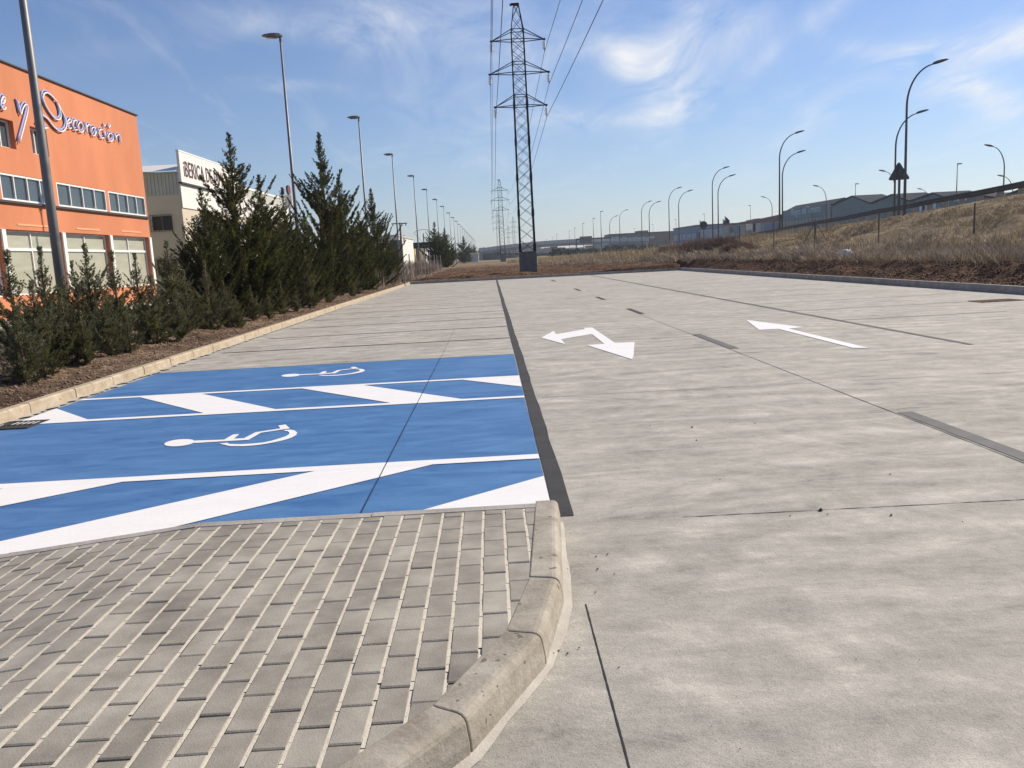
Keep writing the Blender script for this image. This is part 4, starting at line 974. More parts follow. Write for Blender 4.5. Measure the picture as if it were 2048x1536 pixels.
# ------------------------------------------------------------------ pylons
def pylon():
    Y = 60.; X = P(1056, 520, Y).x; Zp = lambda py: P(1048, py, Y).z
    z0 = hz(X, Y)-.1; t = thing('pylon', 'tall dark lattice pylon on a grey concrete block behind the lot', 'pylon', (X, Y, z0), 'lattice pylons of the power line')
    zb = Zp(503.5); hw = .62
    b = MB(); b.box(X-hw, X+hw, Y-hw, Y+hw, z0-.3, zb-.02).box(X-hw+.03, X+hw-.03, Y-hw+.03, Y+hw-.03, zb-.02, zb+.02); b.build('plinth', M['plinth'], t, bevel=.02)
    zt = Zp(9); za = [Zp(80), Zp(146), Zp(212)]; zu = [Zp(60), Zp(125), Zp(191)]
    half = lambda z: np.interp(z, [zb, za[2], zu[0], zt], [.53, .455, .425, .17])
    def cn(z, i): h = half(z); return Vector((X+(-h, h, h, -h)[i], Y+(-h, -h, h, h)[i], z))
    lv = [zb+.02]; z = zb
    npan = 13
    for k in range(1, npan+1): lv.append(zb+(zu[2]-zb)*k/npan)
    for (a, c, n) in ((zu[2], zu[1], 3), (zu[1], zu[0], 3), (zu[0], zt, 2)):
        for k in range(1, n+1): lv.append(a+(c-a)*k/n)
    for i in range(4):
        b = MB()
        for k in range(len(lv)-1): 
            w = .105 if lv[k] < za[2] else .075
            if lv[k] > zu[0]-.01: w = .055
            w = w-.0012*k
            b.bar(cn(lv[k], i), cn(lv[k+1], i), w)
            if k % 3 == 0 and k < 15:
                c0 = cn(lv[k], i); c1 = cn(lv[k]+.5, i); b.bar(c0, c1, w+.045)
        b.build('leg', M['pylon'], t)
    br = MB()
    for k in range(len(lv)-1):
        w = .078 if lv[k] < zu[0] else .062
        for i in range(4):
            j = (i+1) % 4; br.bar(cn(lv[k], i), cn(lv[k+1], j), w, .02); br.bar(cn(lv[k], j), cn(lv[k+1], i), w, .02)
    for z in za+zu+[lv[-3], zt]:
        for i in range(4): br.bar(cn(z, i), cn(z, (i+1) % 4), .045)
    br.build('bracing', M['pylon'], t)
    cb = MB(); cb.box(X-.36, X+.2, Y-.14, Y+.14, zt, zt+.10).box(X-.44, X-.30, Y-.05, Y+.05, zt-.05, zt+.07); cb.build('top_cap', M['pylon'], t)
    tips = []
    for n, (zl, zh, sp) in enumerate(((za[0], zu[0], 1.84), (za[1], zu[1], 2.06), (za[2], zu[2], 1.8))):
        for sgn in (-1, 1):
            a = MB(); tip = Vector((X+sgn*sp, Y, zl)); ii_ = (0, 3) if sgn < 0 else (1, 2)
            for i in ii_:
                a.bar(cn(zl, i), tip, .05); a.bar(cn(zh, i), tip, .045)
                m_ = cn(zl, i).lerp(tip, .5); 
            a.box(tip.x-.09, tip.x+.09, tip.y-.05, tip.y+.05, tip.z-.06, tip.z+.06)
            tips.append(tip); a.build('cross_arm', M['pylon'], t)
    for tip in tips:
        s = MB(); s.tube([tip+Vector((0, 0, -.05)), tip+Vector((0, 0, -.82))], .02, 6); ins = s.build('insulator', M['pylon'], t)
        dsk = MB()
        for k in range(5):
            z = tip.z-.2-.105*k; dsk.tube([(tip.x, tip.y, z-.025), (tip.x, tip.y, z), (tip.x, tip.y, z+.03)], [.14, .12, .04], 10)
        dsk.build('discs', M['glassins'], ins)
    return t, tips, (X, Y, z0)
py1, tips, pl = pylon()
pyl = [(1006.5, 520, 192, 'second pylon of the line, left of the tallest one'), (998.5, 516, 318, 'third pylon of the line, left of the second one'), (1029.5, 512, 378, 'far pylon between the tallest pylon and the second one'), (1018.5, 513, 480, 'faintest far pylon right behind the second one')]
for (px, py, Y, l) in pyl:
    g = P(px, py, Y); copy_tree(py1, (g.x, Y, .2), label=l)
g2 = P(1006.5, 520, 192)
wl = ['upper left', 'upper right', 'middle left', 'middle right', 'lower left', 'lower right']
for i, tp in enumerate(tips):
    dx = tp.x-pl[0]; dzz = tp.z-pl[2]-.82
    pos = [Vector((pl[0]+dx*1.0+.0, -72., dzz+.2+.5)), Vector((tp.x, tp.y, tp.z-.82)), Vector((g2.x+dx, 192., .2+dzz)), Vector((P(998.5, 516, 318).x+dx, 318., .2+dzz))]
    b = MB(); pts = []
    for k in range(3):
        for s_ in np.linspace(0, 1, 25)[(0 if k == 0 else 1):]:
            p = pos[k].lerp(pos[k+1], s_); p.z -= (2.0 if k else 1.2)*4*s_*(1-s_); pts.append(p)
    b.tube(pts, .017, 5); tag(b.build('power_cable', M['cable'], smooth=True), wl[i]+' conductor of the power line over the lot', 'power cable', 'power line conductors')
# ------------------------------------------------------------------ buildings on the left
def wall_x(b, x, y0, y1, z0, z1, holes, depth):
    """facade in the plane X = x facing +X, with holes (ya,yb,za,zb) and reveals going to -X"""
    Ys = sorted(set([y0, y1]+[h[0] for h in holes]+[h[1] for h in holes])); Zs = sorted(set([z0, z1]+[h[2] for h in holes]+[h[3] for h in holes]))
    for i in range(len(Ys)-1):
        for j in range(len(Zs)-1):
            my = (Ys[i]+Ys[i+1])/2; mz = (Zs[j]+Zs[j+1])/2
            if any(h[0] < my < h[1] and h[2] < mz < h[3] for h in holes): continue
            b.add([(x, Ys[i], Zs[j]), (x, Ys[i+1], Zs[j]), (x, Ys[i+1], Zs[j+1]), (x, Ys[i], Zs[j+1])], [(0, 1, 2, 3)])
    for (a, c, e, f) in holes:
        q = x-depth
        b.add([(x, a, e), (q, a, e), (q, a, f), (x, a, f)], [(0, 1, 2, 3)]); b.add([(x, c, e), (q, c, e), (q, c, f), (x, c, f)], [(3, 2, 1, 0)])
        b.add([(x, a, e), (x, c, e), (q, c, e), (q, a, e)], [(0, 1, 2, 3)]); b.add([(x, a, f), (x, c, f), (q, c, f), (q, a, f)], [(3, 2, 1, 0)])
def window_x(bld, x, y0, y1, z0, z1, nv, zt=None, fr=.06, paneM='glass', frameM='frame', depth=.08, mull=.05):
    f = MB(); xo = x+depth/2
    f.box(x-.05, xo, y0, y0+fr, z0, z1).box(x-.05, xo, y1-fr, y1, z0, z1).box(x-.05, xo, y0+fr, y1-fr, z0, z0+fr).box(x-.05, xo, y0+fr, y1-fr, z1-fr, z1)
    for i in range(1, nv):
        y = y0+(y1-y0)*i/nv; f.box(x-.045, xo-.004, y-mull/2, y+mull/2, z0+fr, z1-fr)
    if zt: f.box(x-.045, xo-.008, y0+fr, y1-fr, zt-.05, zt+.05)
    w = f.build('window', M[frameM], bld)
    MB().box(x-.04, x-.02, y0+fr*.5, y1-fr*.5, z0+fr*.5, z1-fr*.5).build('pane', M[paneM], w); return w
FX = -16.8
ob = thing('orange_building', 'orange rendered shop building with a strip of upper windows, left edge', 'building', (FX, 30, 0))
gy_ = [17.1, 21.1, 25.2, 29.3, 33.37, 37.46, 41.72]
holes = []
for i in range(6): holes.append((gy_[i]+.12, gy_[i+1]-.12, .93, 3.27))
up = [(17.3, 21.0), (21.3, 25.1), (25.4, 29.3), (29.6, 33.08), (33.38, 37.55), (37.8, 41.72)]
for (a, c) in up: holes.append((a, c, 4.28, 5.22))
sw = [(24.2, 25.4), (26.7, 27.9), (29.75, 30.92), (32.0, 33.15)]
for (a, c) in sw: holes.append((a, c, 6.13, 7.12))
b = MB(); wall_x(b, FX, 17., 41.85, 0, 9.1, holes, .32)
b.add([(FX, 17, 0), (FX-14, 17, 0), (FX-14, 17, 9.1), (FX, 17, 9.1)], [(3, 2, 1, 0)])
b.add([(FX-14, 17, 0), (FX-14, 41.85, 0), (FX-14, 41.85, 9.1), (FX-14, 17, 9.1)], [(3, 2, 1, 0)])
b.build('wall', M['orange'], ob)
MB().add([(FX, 41.85, 0), (FX-14, 41.85, 0), (FX-14, 41.85, 9.1), (FX, 41.85, 9.1)], [(0, 1, 2, 3)]).build('side_wall', M['greyclad'], ob)
MB().box(FX-14, FX-.02, 17.02, 41.83, 8.9, 9.09).build('roof', M['greyclad'], ob)
MB().box(FX-.1, FX+.07, 16.95, 41.92, 9.102, 9.15).build('coping', M['framedark'], ob)
MB().box(FX+.003, FX+.10, 17.1, 41.84, 4.19, 4.27).build('shadow_ledge', M['framedark'], ob)  # protruding sill, coloured dark to paint in the shadow below the upper windows
MB().box(FX-.35, FX-.33, 17.1, 41.8, .5, 8.8).build('inner_wall', M['framedark'], ob)
for i in range(6): window_x(ob, FX-.2, gy_[i]+.13, gy_[i+1]-.13, .94, 3.26, 2, 2.58, .05, 'blind')
for (a, c) in up: window_x(ob, FX-.06, a+.01, c-.01, 4.29, 5.21, 4, None, .06, 'glass', depth=.1)
for (a, c) in sw: window_x(ob, FX-.22, a+.01, c-.01, 6.14, 7.11, 2, None, .05, 'glass')
for y in gy_[1:]: MB().box(FX-.02, FX+.06, y-.115, y+.115, .94, 3.262).build('pier', M['frame'], ob)
pm_ = mat('pale_orange_patch', (.80, .38, .20), .9)
for (px0, py0, px1, py1_) in [(34, 449, 96, 453), (152, 457, 199, 461), (242, 462, 281, 466)]:
    a = PX(px0, py0, FX); c = PX(px1, py1_, FX); MB().box(FX+.002, FX+.02, a.y, c.y, a.z-.03, a.z+.03).build('paint_patch', pm_, ob)
strokes = [[(66, 625), (45, 600), (22, 625), (12, 690), (30, 750), (62, 762), (72, 730)], [(12, 690), (50, 680), (66, 640)],
           [(228, 655), (245, 720), (270, 825), (290, 755), (325, 700), (352, 720), (352, 800), (312, 960), (250, 1190)],
           [(730, 665), (690, 620), (640, 570), (595, 548), (562, 565), (552, 620), (575, 690), (625, 780), (685, 860), (735, 892), (772, 880), (778, 830), (765, 760), (742, 695)],
           [(742, 690), (790, 780), (830, 870), (850, 950), (835, 1015), (795, 1045), (745, 1030), (680, 975), (615, 890), (560, 845), (500, 800)], [(610, 997), (570, 1003), (480, 960)],
           [(868, 945), (905, 925), (900, 888), (875, 893), (862, 945), (880, 1000), (915, 1000)], [(980, 905), (948, 905), (935, 960), (952, 1022), (990, 1022)],
           [(1022, 925), (995, 985), (1025, 1050), (1070, 1040), (1062, 960), (1022, 925)], [(1100, 945), (1115, 1070), (1108, 1000), (1135, 955), (1163, 985)],
           [(1225, 1005), (1182, 995), (1172, 1070), (1205, 1100), (1226, 1050), (1222, 1005), (1240, 1108)], [(1312, 1025), (1278, 1022), (1270, 1090), (1300, 1130), (1328, 1122)],
           [(1343, 1048), (1352, 1145)], [(1333, 992), (1345, 960)], [(1402, 1065), (1380, 1120), (1405, 1170), (1447, 1150), (1440, 1085), (1402, 1065)], [(1388, 1008), (1412, 965)],
           [(1475, 1085), (1492, 1170), (1485, 1115), (1518, 1085), (1540, 1115), (1547, 1195)]]
wb = MB(); bb_ = MB()
for i, st in enumerate(strokes):
    w = .023 if i > 5 else .028
    p3 = [PX(q[0]/6.4, 100+q[1]/6.4, FX+.075) for q in st]
    cr = []
    for j in range(len(p3)-1):
        a0 = p3[max(j-1, 0)]; a1_ = p3[j]; a2_ = p3[j+1]; a3 = p3[min(j+2, len(p3)-1)]
        for t in ((0, .33, .66) if len(p3) > 3 else (0,)):
            cr.append(.5*((2*a1_)+(a2_-a0)*t+(2*a0-5*a1_+4*a2_-a3)*t*t+(3*a1_-a0-3*a2_+a3)*t**3))
    cr.append(p3[-1])
    wb.tube(cr, w, 6); bb_.tube([q+Vector((-.03, -.07, .075)) for q in cr], w*1.35, 6)
wb.build('lettering', M['letterwhite'], ob, smooth=True); bb_.build('lettering_backing', M['letterblue'], ob, smooth=True)
def text_obj(txt, name, m, parent, origin, xdir, zdir, height_, width_=None, ext=.02, bold=0.):
    cu = bpy.data.curves.new('t', 'FONT'); cu.body = txt; cu.size = 1.; cu.extrude = .02; cu.offset = bold; cu.resolution_u = 3
    o = bpy.data.objects.new('t', cu); COL.objects.link(o); dg = bpy.context.evaluated_depsgraph_get(); dg.update()
    me = bpy.data.meshes.new_from_object(o.evaluated_get(dg)); bpy.data.objects.remove(o)
    co = np.empty(len(me.vertices)*3, dtype=np.float32); me.vertices.foreach_get('co', co); co = co.reshape(-1, 3)
    h0 = .72; sx_ = height_/h0; wtxt = co[:, 0].max()-co[:, 0].min()
    kx = (width_/wtxt) if width_ else sx_
    X = Vector(xdir).normalized(); Z = Vector(zdir).normalized(); Nn = X.cross(Z)
    og = Vector(origin)-(ORG[parent.name] if parent is not None else Vector((0, 0, 0)))
    out = np.array(og)[None]+np.outer((co[:, 0]-co[:, 0].min())*kx, X)+np.outer(co[:, 1]*sx_, Z)+np.outer(-co[:, 2]/.02*ext, -Nn)
    me.vertices.foreach_set('co', out.astype(np.float32).ravel()); me.update(); me.materials.clear(); me.materials.append(m)
    me.name = name; return link_mesh(name, me, parent)
# white lettered building
ib = thing('cream_building', 'cream building with a white rooftop board lettered in maroon, behind the first conifers', 'building', (FX, 50, 0))
Y0 = 46.6; b = MB()
winh = [(Y0+2, Y0+3.6, 3.4, 4.6), (Y0+6, Y0+7.6, 3.4, 4.6), (Y0+10, Y0+11.6, 3.4, 4.6), (Y0+14, Y0+15.6, 3.4, 4.6)]
wall_x(b, FX, Y0, 72., 0, 5.7, winh, .15); b.add([(FX, 72, 0), (FX-12, 72, 0), (FX-12, 72, 5.7), (FX, 72, 5.7)], [(0, 1, 2, 3)])
# near gable wall with two barred windows (faces -Y)
wz = [(P(303, 433, Y0).z, P(303, 462, Y0).z), (P(303, 520, Y0).z, P(303, 552, Y0).z)]; wx = (P(303, 433, Y0).x, P(343, 433, Y0).x)
hx = [(wx[0], wx[1], min(z), max(z)) for z in wz]
Xs = sorted([FX-12, FX, wx[0], wx[1]]); Zs = sorted([0, 5.7]+[q for z in wz for q in z])
for i in range(3):
    for j in range(len(Zs)-1):
        mx_, mz_ = (Xs[i]+Xs[i+1])/2, (Zs[j]+Zs[j+1])/2
        if any(h[0] < mx_ < h[1] and h[2] < mz_ < h[3] for h in hx): continue
        b.add([(Xs[i], Y0, Zs[j]), (Xs[i+1], Y0, Zs[j]), (Xs[i+1], Y0, Zs[j+1]), (Xs[i], Y0, Zs[j+1])], [(0, 1, 2, 3)])
b.build('wall', M['cream'], ib)
for h in hx:
    f = MB(); w_ = .05
    for i in range(3): x = h[0]+(h[1]-h[0])*i/2; f.box(x-w_/2, x+w_/2, Y0+.02, Y0+.10, h[2], h[3])
    for z in (h[2], h[3]): f.box(h[0], h[1], Y0+.03, Y0+.09, z-w_/2, z+w_/2)
    w = f.build('window', M['steel'], ib)
    MB().box(h[0], h[1], Y0+.12, Y0+.14, h[2], h[3]).build('pane', M['framedark'], w)
    g_ = MB()
    for i in range(9): x = h[0]-.05+(h[1]-h[0]+.1)*i/8; g_.box(x-.012, x+.012, Y0-.13, Y0-.11, h[2]-.05, h[3]+.05)
    for z in np.linspace(h[2]-.05, h[3]+.05, 4): g_.box(h[0]-.05, h[1]+.05, Y0-.14, Y0-.12, z-.012, z+.012)
    g_.build('window_grille', M['framedark'], w)
b = MB().box(FX-12, FX+.02, Y0+.02, 72, 5.702, 6.95)
b.build('upper_cladding', M['greyclad'], ib)
rib = MB()
for i in range(60): x = FX-12+12*i/60; rib.box(x, x+.05, Y0-.03, Y0+.018, 5.72, 6.9)
rib.build('cladding_ribs', M['greyclad'], ib)
rf_ = MB(); rf_.add([(FX-12, Y0-.3, 6.97), (FX-.02, Y0-.3, 6.97), (FX-.02, Y0+3.2, 7.72), (FX-12, Y0+3.2, 7.72), (FX-12, Y0+3.2, 6.97), (FX-.02, Y0+3.2, 6.97)], [(0, 1, 2, 3), (1, 5, 2), (0, 3, 4)]).build('roof_front', M['whiteclad'], ib)
b = MB(); rr_ = MB()
rr_.add([(FX-12, Y0+3.21, 7.9), (FX+.0, Y0+3.21, 7.0), (FX+.0, 72, 7.0), (FX-12, 72, 7.9), (FX-12, Y0+3.21, 8.05), (FX+.0, Y0+3.21, 7.15), (FX+.0, 72, 7.15), (FX-12, 72, 8.05)], [(0, 3, 2, 1), (4, 5, 6, 7), (0, 1, 5, 4), (1, 2, 6, 5), (2, 3, 7, 6)])
rr_.build('roof', M['whiteclad'], ib)
MB().box(FX+.021, FX+.06, Y0+.0, 72, 5.0, 6.35).build('fascia', M['whiteclad'], ib)
b = MB().box(FX+.02, FX+.16, Y0-.05, 57.3, 6.38, 8.02); sg = b.build('sign_board', M['whiteclad'], ib)
MB().box(FX+.0, FX+.18, Y0-.07, 57.32, 8.02, 8.09).build('board_trim', M['frame'], sg); MB().box(FX+.0, FX+.2, Y0-.1, 57.3, 6.29, 6.375).build('board_trim', M['framedark'], sg)
text_obj('iBERICA DE JAMONES', 'lettering', M['lettermaroon'], sg, (FX+.175, Y0+.45, 6.72), (0, 1, 0), (0, 0, 1), .88, 9.0, .01, .0)
b = MB()
for i in range(14): y = 58+i*1.0; b.box(FX+.061, FX+.10, y, y+.06, 5.0, 6.3)
b.build('fascia_ribs', M['frame'], ib)
for h in winh: window_x(ib, FX-.1, h[0]+.01, h[1]-.01, h[2]+.01, h[3]-.01, 2)
# chimney with ornament on its roof
c_ = P(517, 396, 60); t = thing('roof_chimney', 'square chimney with a dark star shaped finial above the cream building', 'chimney', (c_.x, 60, 6.9))
t.location = (FX-.5, 60, 6.9); ORG[t.name] = Vector((FX-.5, 60, 6.9)); cz_ = PX(518, 385, FX-.5)
MB().box(FX-.85, FX-.15, cz_.y-.3, cz_.y+.3, 6.8, cz_.z-.0).build('stack', M['greyclad'], t); MB().tube([(FX-.5, cz_.y, cz_.z), (FX-.5, cz_.y, cz_.z+.9)], .03, 6).tube([(FX-.5, cz_.y, cz_.z+.12), (FX-.5, cz_.y, cz_.z+.3), (FX-.5, cz_.y, cz_.z+.5)], [.06, .22, .05], 8).build('finial', M['framedark'], t)
# pavement and street before these buildings
o = MB().box(-16.78, -14.8, 10, 300, -.1, .17).build('pavement', M['pavement']); o['kind'] = 'structure'
o = MB().box(-14.79, -9.75, 10, 420, -.1, .075).build('road', M['asphalt']); o['kind'] = 'structure'
# round sign and panel behind the second lamp post
t = thing('shop_sign', 'round red rimmed sign over a pale panel behind the second lamp post', 'sign', (-14.2, 62, 0))
a = P(576, 380, 56); MB().tube([(a.x, 56, 0), (a.x, 56, a.z+.3)], .06, 8).build('post', M['steel'], t)
b = MB(); b.tube([(a.x-.02, 55.9, a.z), (a.x+.10, 55.89, a.z)], .30, 20); b.build('rim', M['signred'], t)
a2_ = P(577, 402, 56); MB().box(a2_.x-.2, a2_.x+.25, 55.9, 55.98, a2_.z-.45, a2_.z+.38).build('panel', M['whiteclad'], t)
# farther buildings on the left
def simple_building(name, label, x0, x1, y0, y1, z1, m, roofm, extra=None, zr=.25):
    t = thing(name, label, 'building', ((x0+x1)/2, y0, 0)); MB().box(x0, x1, y0, y1, -.2, z1).build('wall', M[m], t)
    MB().box(x0-.15, x1+.15, y0-.15, y1+.15, z1+.002, z1+zr).build('roof', M[roofm], t); return t
wbd = simple_building('white_building', 'white building with a dark square window behind the fourth lamp post', -25, -15.6, 142, 172, P(800, 472, 142).z, 'whiteclad', 'greyclad')
g0 = P(792, 497, 141.9); MB().box(g0.x-.9, g0.x+.8, 141.85, 141.95, g0.z-1.8, g0.z+.9+.5).build('window', M['framedark'], wbd)
MB().box(-15.6+.002, -15.5, 146, 149, 5., 6.2).build('window', M['glass'], wbd); MB().box(-15.6+.002, -15.5, 152, 155, 5., 6.2).build('window', M['glass'], wbd)
for k_, (px0, px1, yt_, yb_, Y, mm_, lbl) in enumerate([(822, 850, 489, 494, 190, 'greyclad', 'grey canopy roofed shed beyond the white building'), (808, 815, 495, 512, 176, 'letterwhite', 'narrow white wall beyond the fence posts'), (816, 819, 496, 516, 178, 'signred', 'narrow red wall between white and yellow ones'), (820, 830, 495, 512, 180, 'yellow', 'ochre yellow wall beyond the fence posts'), (838, 852, 494, 512, 185, 'whiteclad', 'small white house behind the first isolated conifer')]):
    a = P(px0, yt_, Y); c = P(px1, yb_, Y)
    tt = thing('distant_building', lbl, 'building', (a.x, Y, 0)); MB().box(a.x, c.x, Y, Y+6, -.1, a.z).build('wall', M[mm_], tt); MB().box(a.x-.1, c.x+.1, Y-.1, Y+6.1, a.z+.002, a.z+.3).build('roof', M['greyclad'], tt)
# green lettered dark board
a = P(826, 485.5, 120); c = P(875, 495, 120); t = thing('lettered_board', 'long black board with green lettering left of the first isolated conifer', 'sign', (a.x, 120, 0))
MB().box(a.x, c.x, 120, 120.15, c.z, a.z).build('board', M['black'], t); MB().box(a.x+.3, a.x+.42, 120.02, 120.12, -.2, c.z-.002).box(c.x-.42, c.x-.3, 120.02, 120.12, -.2, c.z-.002).build('posts', M['steeldark'], t)
text_obj('Fabrica de Jamones', 'lettering', M['lettergreen'], t, (a.x+.12, 119.985, c.z+.16), (1, 0, 0), (0, 0, 1), (a.z-c.z)*.62, (c.x-a.x)*.94, .01, .01)
# wooden pole with crossarm
a = P(800, 447, 100); t = thing('power_pole', 'grey pole with a crossarm and hanging insulators behind the fourth lamp post', 'power pole', (a.x, 100, 0))
MB().tube([(a.x, 100, 0), (a.x, 100, a.z+.1)], [.16, .11], 8).build('pole', M['wood'], t, smooth=True); l_ = P(783, 447, 100).x; r_ = P(814, 446, 100).x
b = MB().box(l_, r_, 99.93, 100.07, a.z-.06, a.z+.06); b.build('crossarm', M['steeldark'], t)
b = MB()
for x in (l_+.15, l_+.6, r_-.6, r_-.15): b.tube([(x, 100, a.z-.06), (x, 100, a.z-.32)], .05, 6)
b.build('insulators', M['steeldark'], t)
a = P(846, 458, 150); t = thing('power_pole', 'pole with an arched frame on top left of the first isolated conifer', 'power pole', (a.x, 150, 0))
MB().tube([(a.x, 150, 0), (a.x, 150, a.z-.8)], [.16, .1], 8).build('pole', M['wood'], t); b = MB(); b.tube([(a.x-.5*math.cos(q)*3.4*1.0, 150, a.z-.9+math.sin(q)*.8) for q in np.linspace(.15, math.pi-.15, 12)], .04, 5)
b.tube([(a.x-1.5, 150, a.z-.8), (a.x, 150, a.z-2.6), (a.x+1.5, 150, a.z-.8)], .04, 5); b.build('arched_frame', M['steeldark'], t)
# ------------------------------------------------------------------ fences
t = thing('post_fence', 'row of slim pale posts right of the tall conifers', 'fence', (-5.6, 60, .1))
fx = []
for (px, py) in [(808, 508), (819, 508), (831, 509), (843, 507), (849, 505), (856, 505), (862, 504), (869, 509), (875, 510), (883, 510)]:
    i = len(fx); Y = 49+i*3.6+(i > 5)*1.5; g = P(px, 540, Y); z = P(px, py, Y).z; z0 = hz(g.x, Y)
    b = MB(); b.tube([(g.x+random.uniform(-.03, .03), Y, z0-.2), (g.x+random.uniform(-.06, .06), Y, max(z, z0+1.4))], .032, 6); b.build('post', M['railpost'] if i > 2 else M['steel'], t); fx.append((g.x, Y, z0))
b = MB()
for hgt in (.25, .7, 1.15):
    b.tube([(p[0], p[1], p[2]+hgt) for p in fx], .004, 4)
b.build('wires', M['steel'], t)
t = thing('wire_fence', 'wire fence on thin dark posts along the foot of the right slope', 'fence', (18, 30, .9)); fx = []
for (px, py, Y) in [(2130, 380, 24.), (1950, 408, 30.4), (1758, 428, 37.9), (1548, 443, 52), (1479, 452, 59.), (1437, 461, 66), (1400, 466, 73), (1332, 478, 90), (1315, 486, 98), (1274, 489, 110), (1254, 480, 118)]:
    g = P(px, py, Y); z0 = hz(g.x, Y); b = MB(); b.tube([(g.x, Y, z0-.3), (g.x+random.uniform(-.02, .02), Y, max(g.z, z0+1.1))], .034, 6); b.build('post', M['steeldark'], t); fx.append((g.x, Y, z0, max(g.z, z0+1.1)))
b = MB()
for k_ in range(5): b.tube([(p[0], p[1], p[2]+.25+(p[3]-p[2]-.3)*k_/4) for p in fx], .004, 4)
b.build('wires', M['steel'], t)
g = P(1630, 440, 45.4); z0 = hz(g.x, 45.4)
b = MB().tube([(g.x, 45.4, z0-.3), (g.x, 45.4, g.z)], .04, 6); b.build('post', M['steeldark'], t)
b = MB()
for (dx, dy) in ((-.75, .8), (.38, -.9), (-.2, -.9)): b.tube([(g.x, 45.4, g.z-.08), (g.x+dx, 45.4+dy, hz(g.x+dx, 45.4+dy)-.1)], .024, 6)
b.build('brace', M['steeldark'], t)
# leaning pale stake
g = P(1300, 505, 80); g1 = P(1291, 484, 80); tag(MB().tube([(g.x, 80, g.z-.3), (g1.x, 80, g1.z)], .05, 6).build('leaning_stake', M['railpost']), 'pale stake leaning left in the straw weeds behind the lot', 'stake')
# ------------------------------------------------------------------ highway: road, guard rail
b = MB(); yy = [20, 60, 100, 127, 200, 420]
A = [(float(crest_x(y))+1.9, y, float(crest_z(np.array(float(y))))+.03) for y in yy]; B = [(float(crest_x(y))+28, y, float(crest_z(np.array(float(y))))+.03) for y in yy]
k = len(A); o = b.add(A+B, [(i, i+k, i+1+k, i+1) for i in range(k-1)]).build('road', M['asphalt']); o['kind'] = 'structure'
t = thing('guard_rail', 'dark steel guard rail on pale blocks along the slope crest', 'guard rail', (26, 40, 3.2))
pr = [(1457, 474), (1500, 467), (1540, 460), (1579, 451.5), (1640, 440.5), (1700, 430), (1760, 417), (1800, 411), (1878, 394.5), (1963, 379), (2048, 361.5), (2140, 341)]
rp = []
for (px, py) in pr:
    # intersect the pixel ray with the vertical surface X = crest_x(Y)+1.2
    lo, hi = 20., 160.
    for _ in range(50):
        mid_ = (lo+hi)/2; g = P(px, py, mid_)
        if g.x < float(crest_x(mid_))+1.2: lo = mid_
        else: hi = mid_
    rp.append(P(px, py, lo))
rp.sort(key=lambda v: v.y)
yy = np.arange(rp[0].y, rp[-1].y, 1.9); ry = np.array([p.y for p in rp]); rz_ = np.array([p.z for p in rp]); rx_ = np.array([p.x for p in rp])
b = MB(); prof = [(0, 0), (-.05, -.05), (.0, -.1), (-.0, -.17), (-.05, -.22), (0, -.30), (.04, -.30), (.04, 0)]
prev = None; vs = []; f = []
for i, y in enumerate(list(yy)+[130.]):
    x = float(np.interp(y, ry, rx_)) if y < ry[-1] else float(crest_x(y))+1.2
    z = float(np.interp(y, ry, rz_)) if y < ry[-1] else float(rz_[-1]-(y-ry[-1])*.028)
    vs += [(x+q[0], y, z+q[1]) for q in prof]
    if i: n0 = (i-1)*8; f += [(n0+k_, n0+8+k_, n0+8+(k_+1) % 8, n0+(k_+1) % 8) for k_ in range(8)]
b.add(vs, f); b.build('rail_beam', M['rail'], t)
for y in yy[:45]:
    x = float(np.interp(y, ry, rx_)); z = float(np.interp(y, ry, rz_)); zg = hz(x, y)
    b = MB(); b.box(x+.045, x+.22, y-.16, y+.16, min(zg, z-.5)-.3, z-.12); b.build('post', M['railpost'], t)
# signs seen from behind
a = P(1798, 325, 50); bt = P(1798, 360, 50); t = thing('warning_sign', 'dark back of a large triangular road sign by the nearest curved lamp', 'road sign', (a.x, 50, 0))
L_ = P(1777, 357, 50); R_ = P(1819, 356, 50)
pts = []
for (cx0, cz0, a0) in ((L_.x+.12, bt.z+.1, 180), (R_.x-.12, bt.z+.1, 300-0), (a.x, a.z-.1, 60)):
    for k_ in range(5): q = math.radians(a0+k_*30-0); pts.append((cx0+.1*math.cos(q+math.radians(0)), cz0+.1*math.sin(q)))
import mathutils.geometry as mg
hull = [pts[i] for i in mg.convex_hull_2d([Vector(p) for p in pts])]
b = MB(); n = len(hull); vs = [(p[0], 49.98, p[1]) for p in hull]+[(p[0], 50.02, p[1]) for p in hull]; b.add(vs, [tuple(range(n)), tuple(range(n, 2*n))[::-1]]+[(i, i+n, (i+1) % n+n, (i+1) % n) for i in range(n)]); b.build('plate', M['signback'], t)
zg = hz(a.x, 50); MB().box(a.x-.05, a.x+.05, 49.86, 49.975, zg-.3, a.z-.1).build('post', M['steeldark'], t)
a = P(1407, 450, 98); t = thing('round_sign', 'dark back of a round road sign above the bare shrubs', 'road sign', (a.x, 98, 0))
MB().tube([(a.x, 97.98, a.z), (a.x, 98.02, a.z)], .46, 24).build('plate', M['signback'], t); MB().box(a.x-.04, a.x+.04, 97.9, 97.975, hz(a.x, 98)-.3, a.z+.3).build('post', M['steeldark'], t)
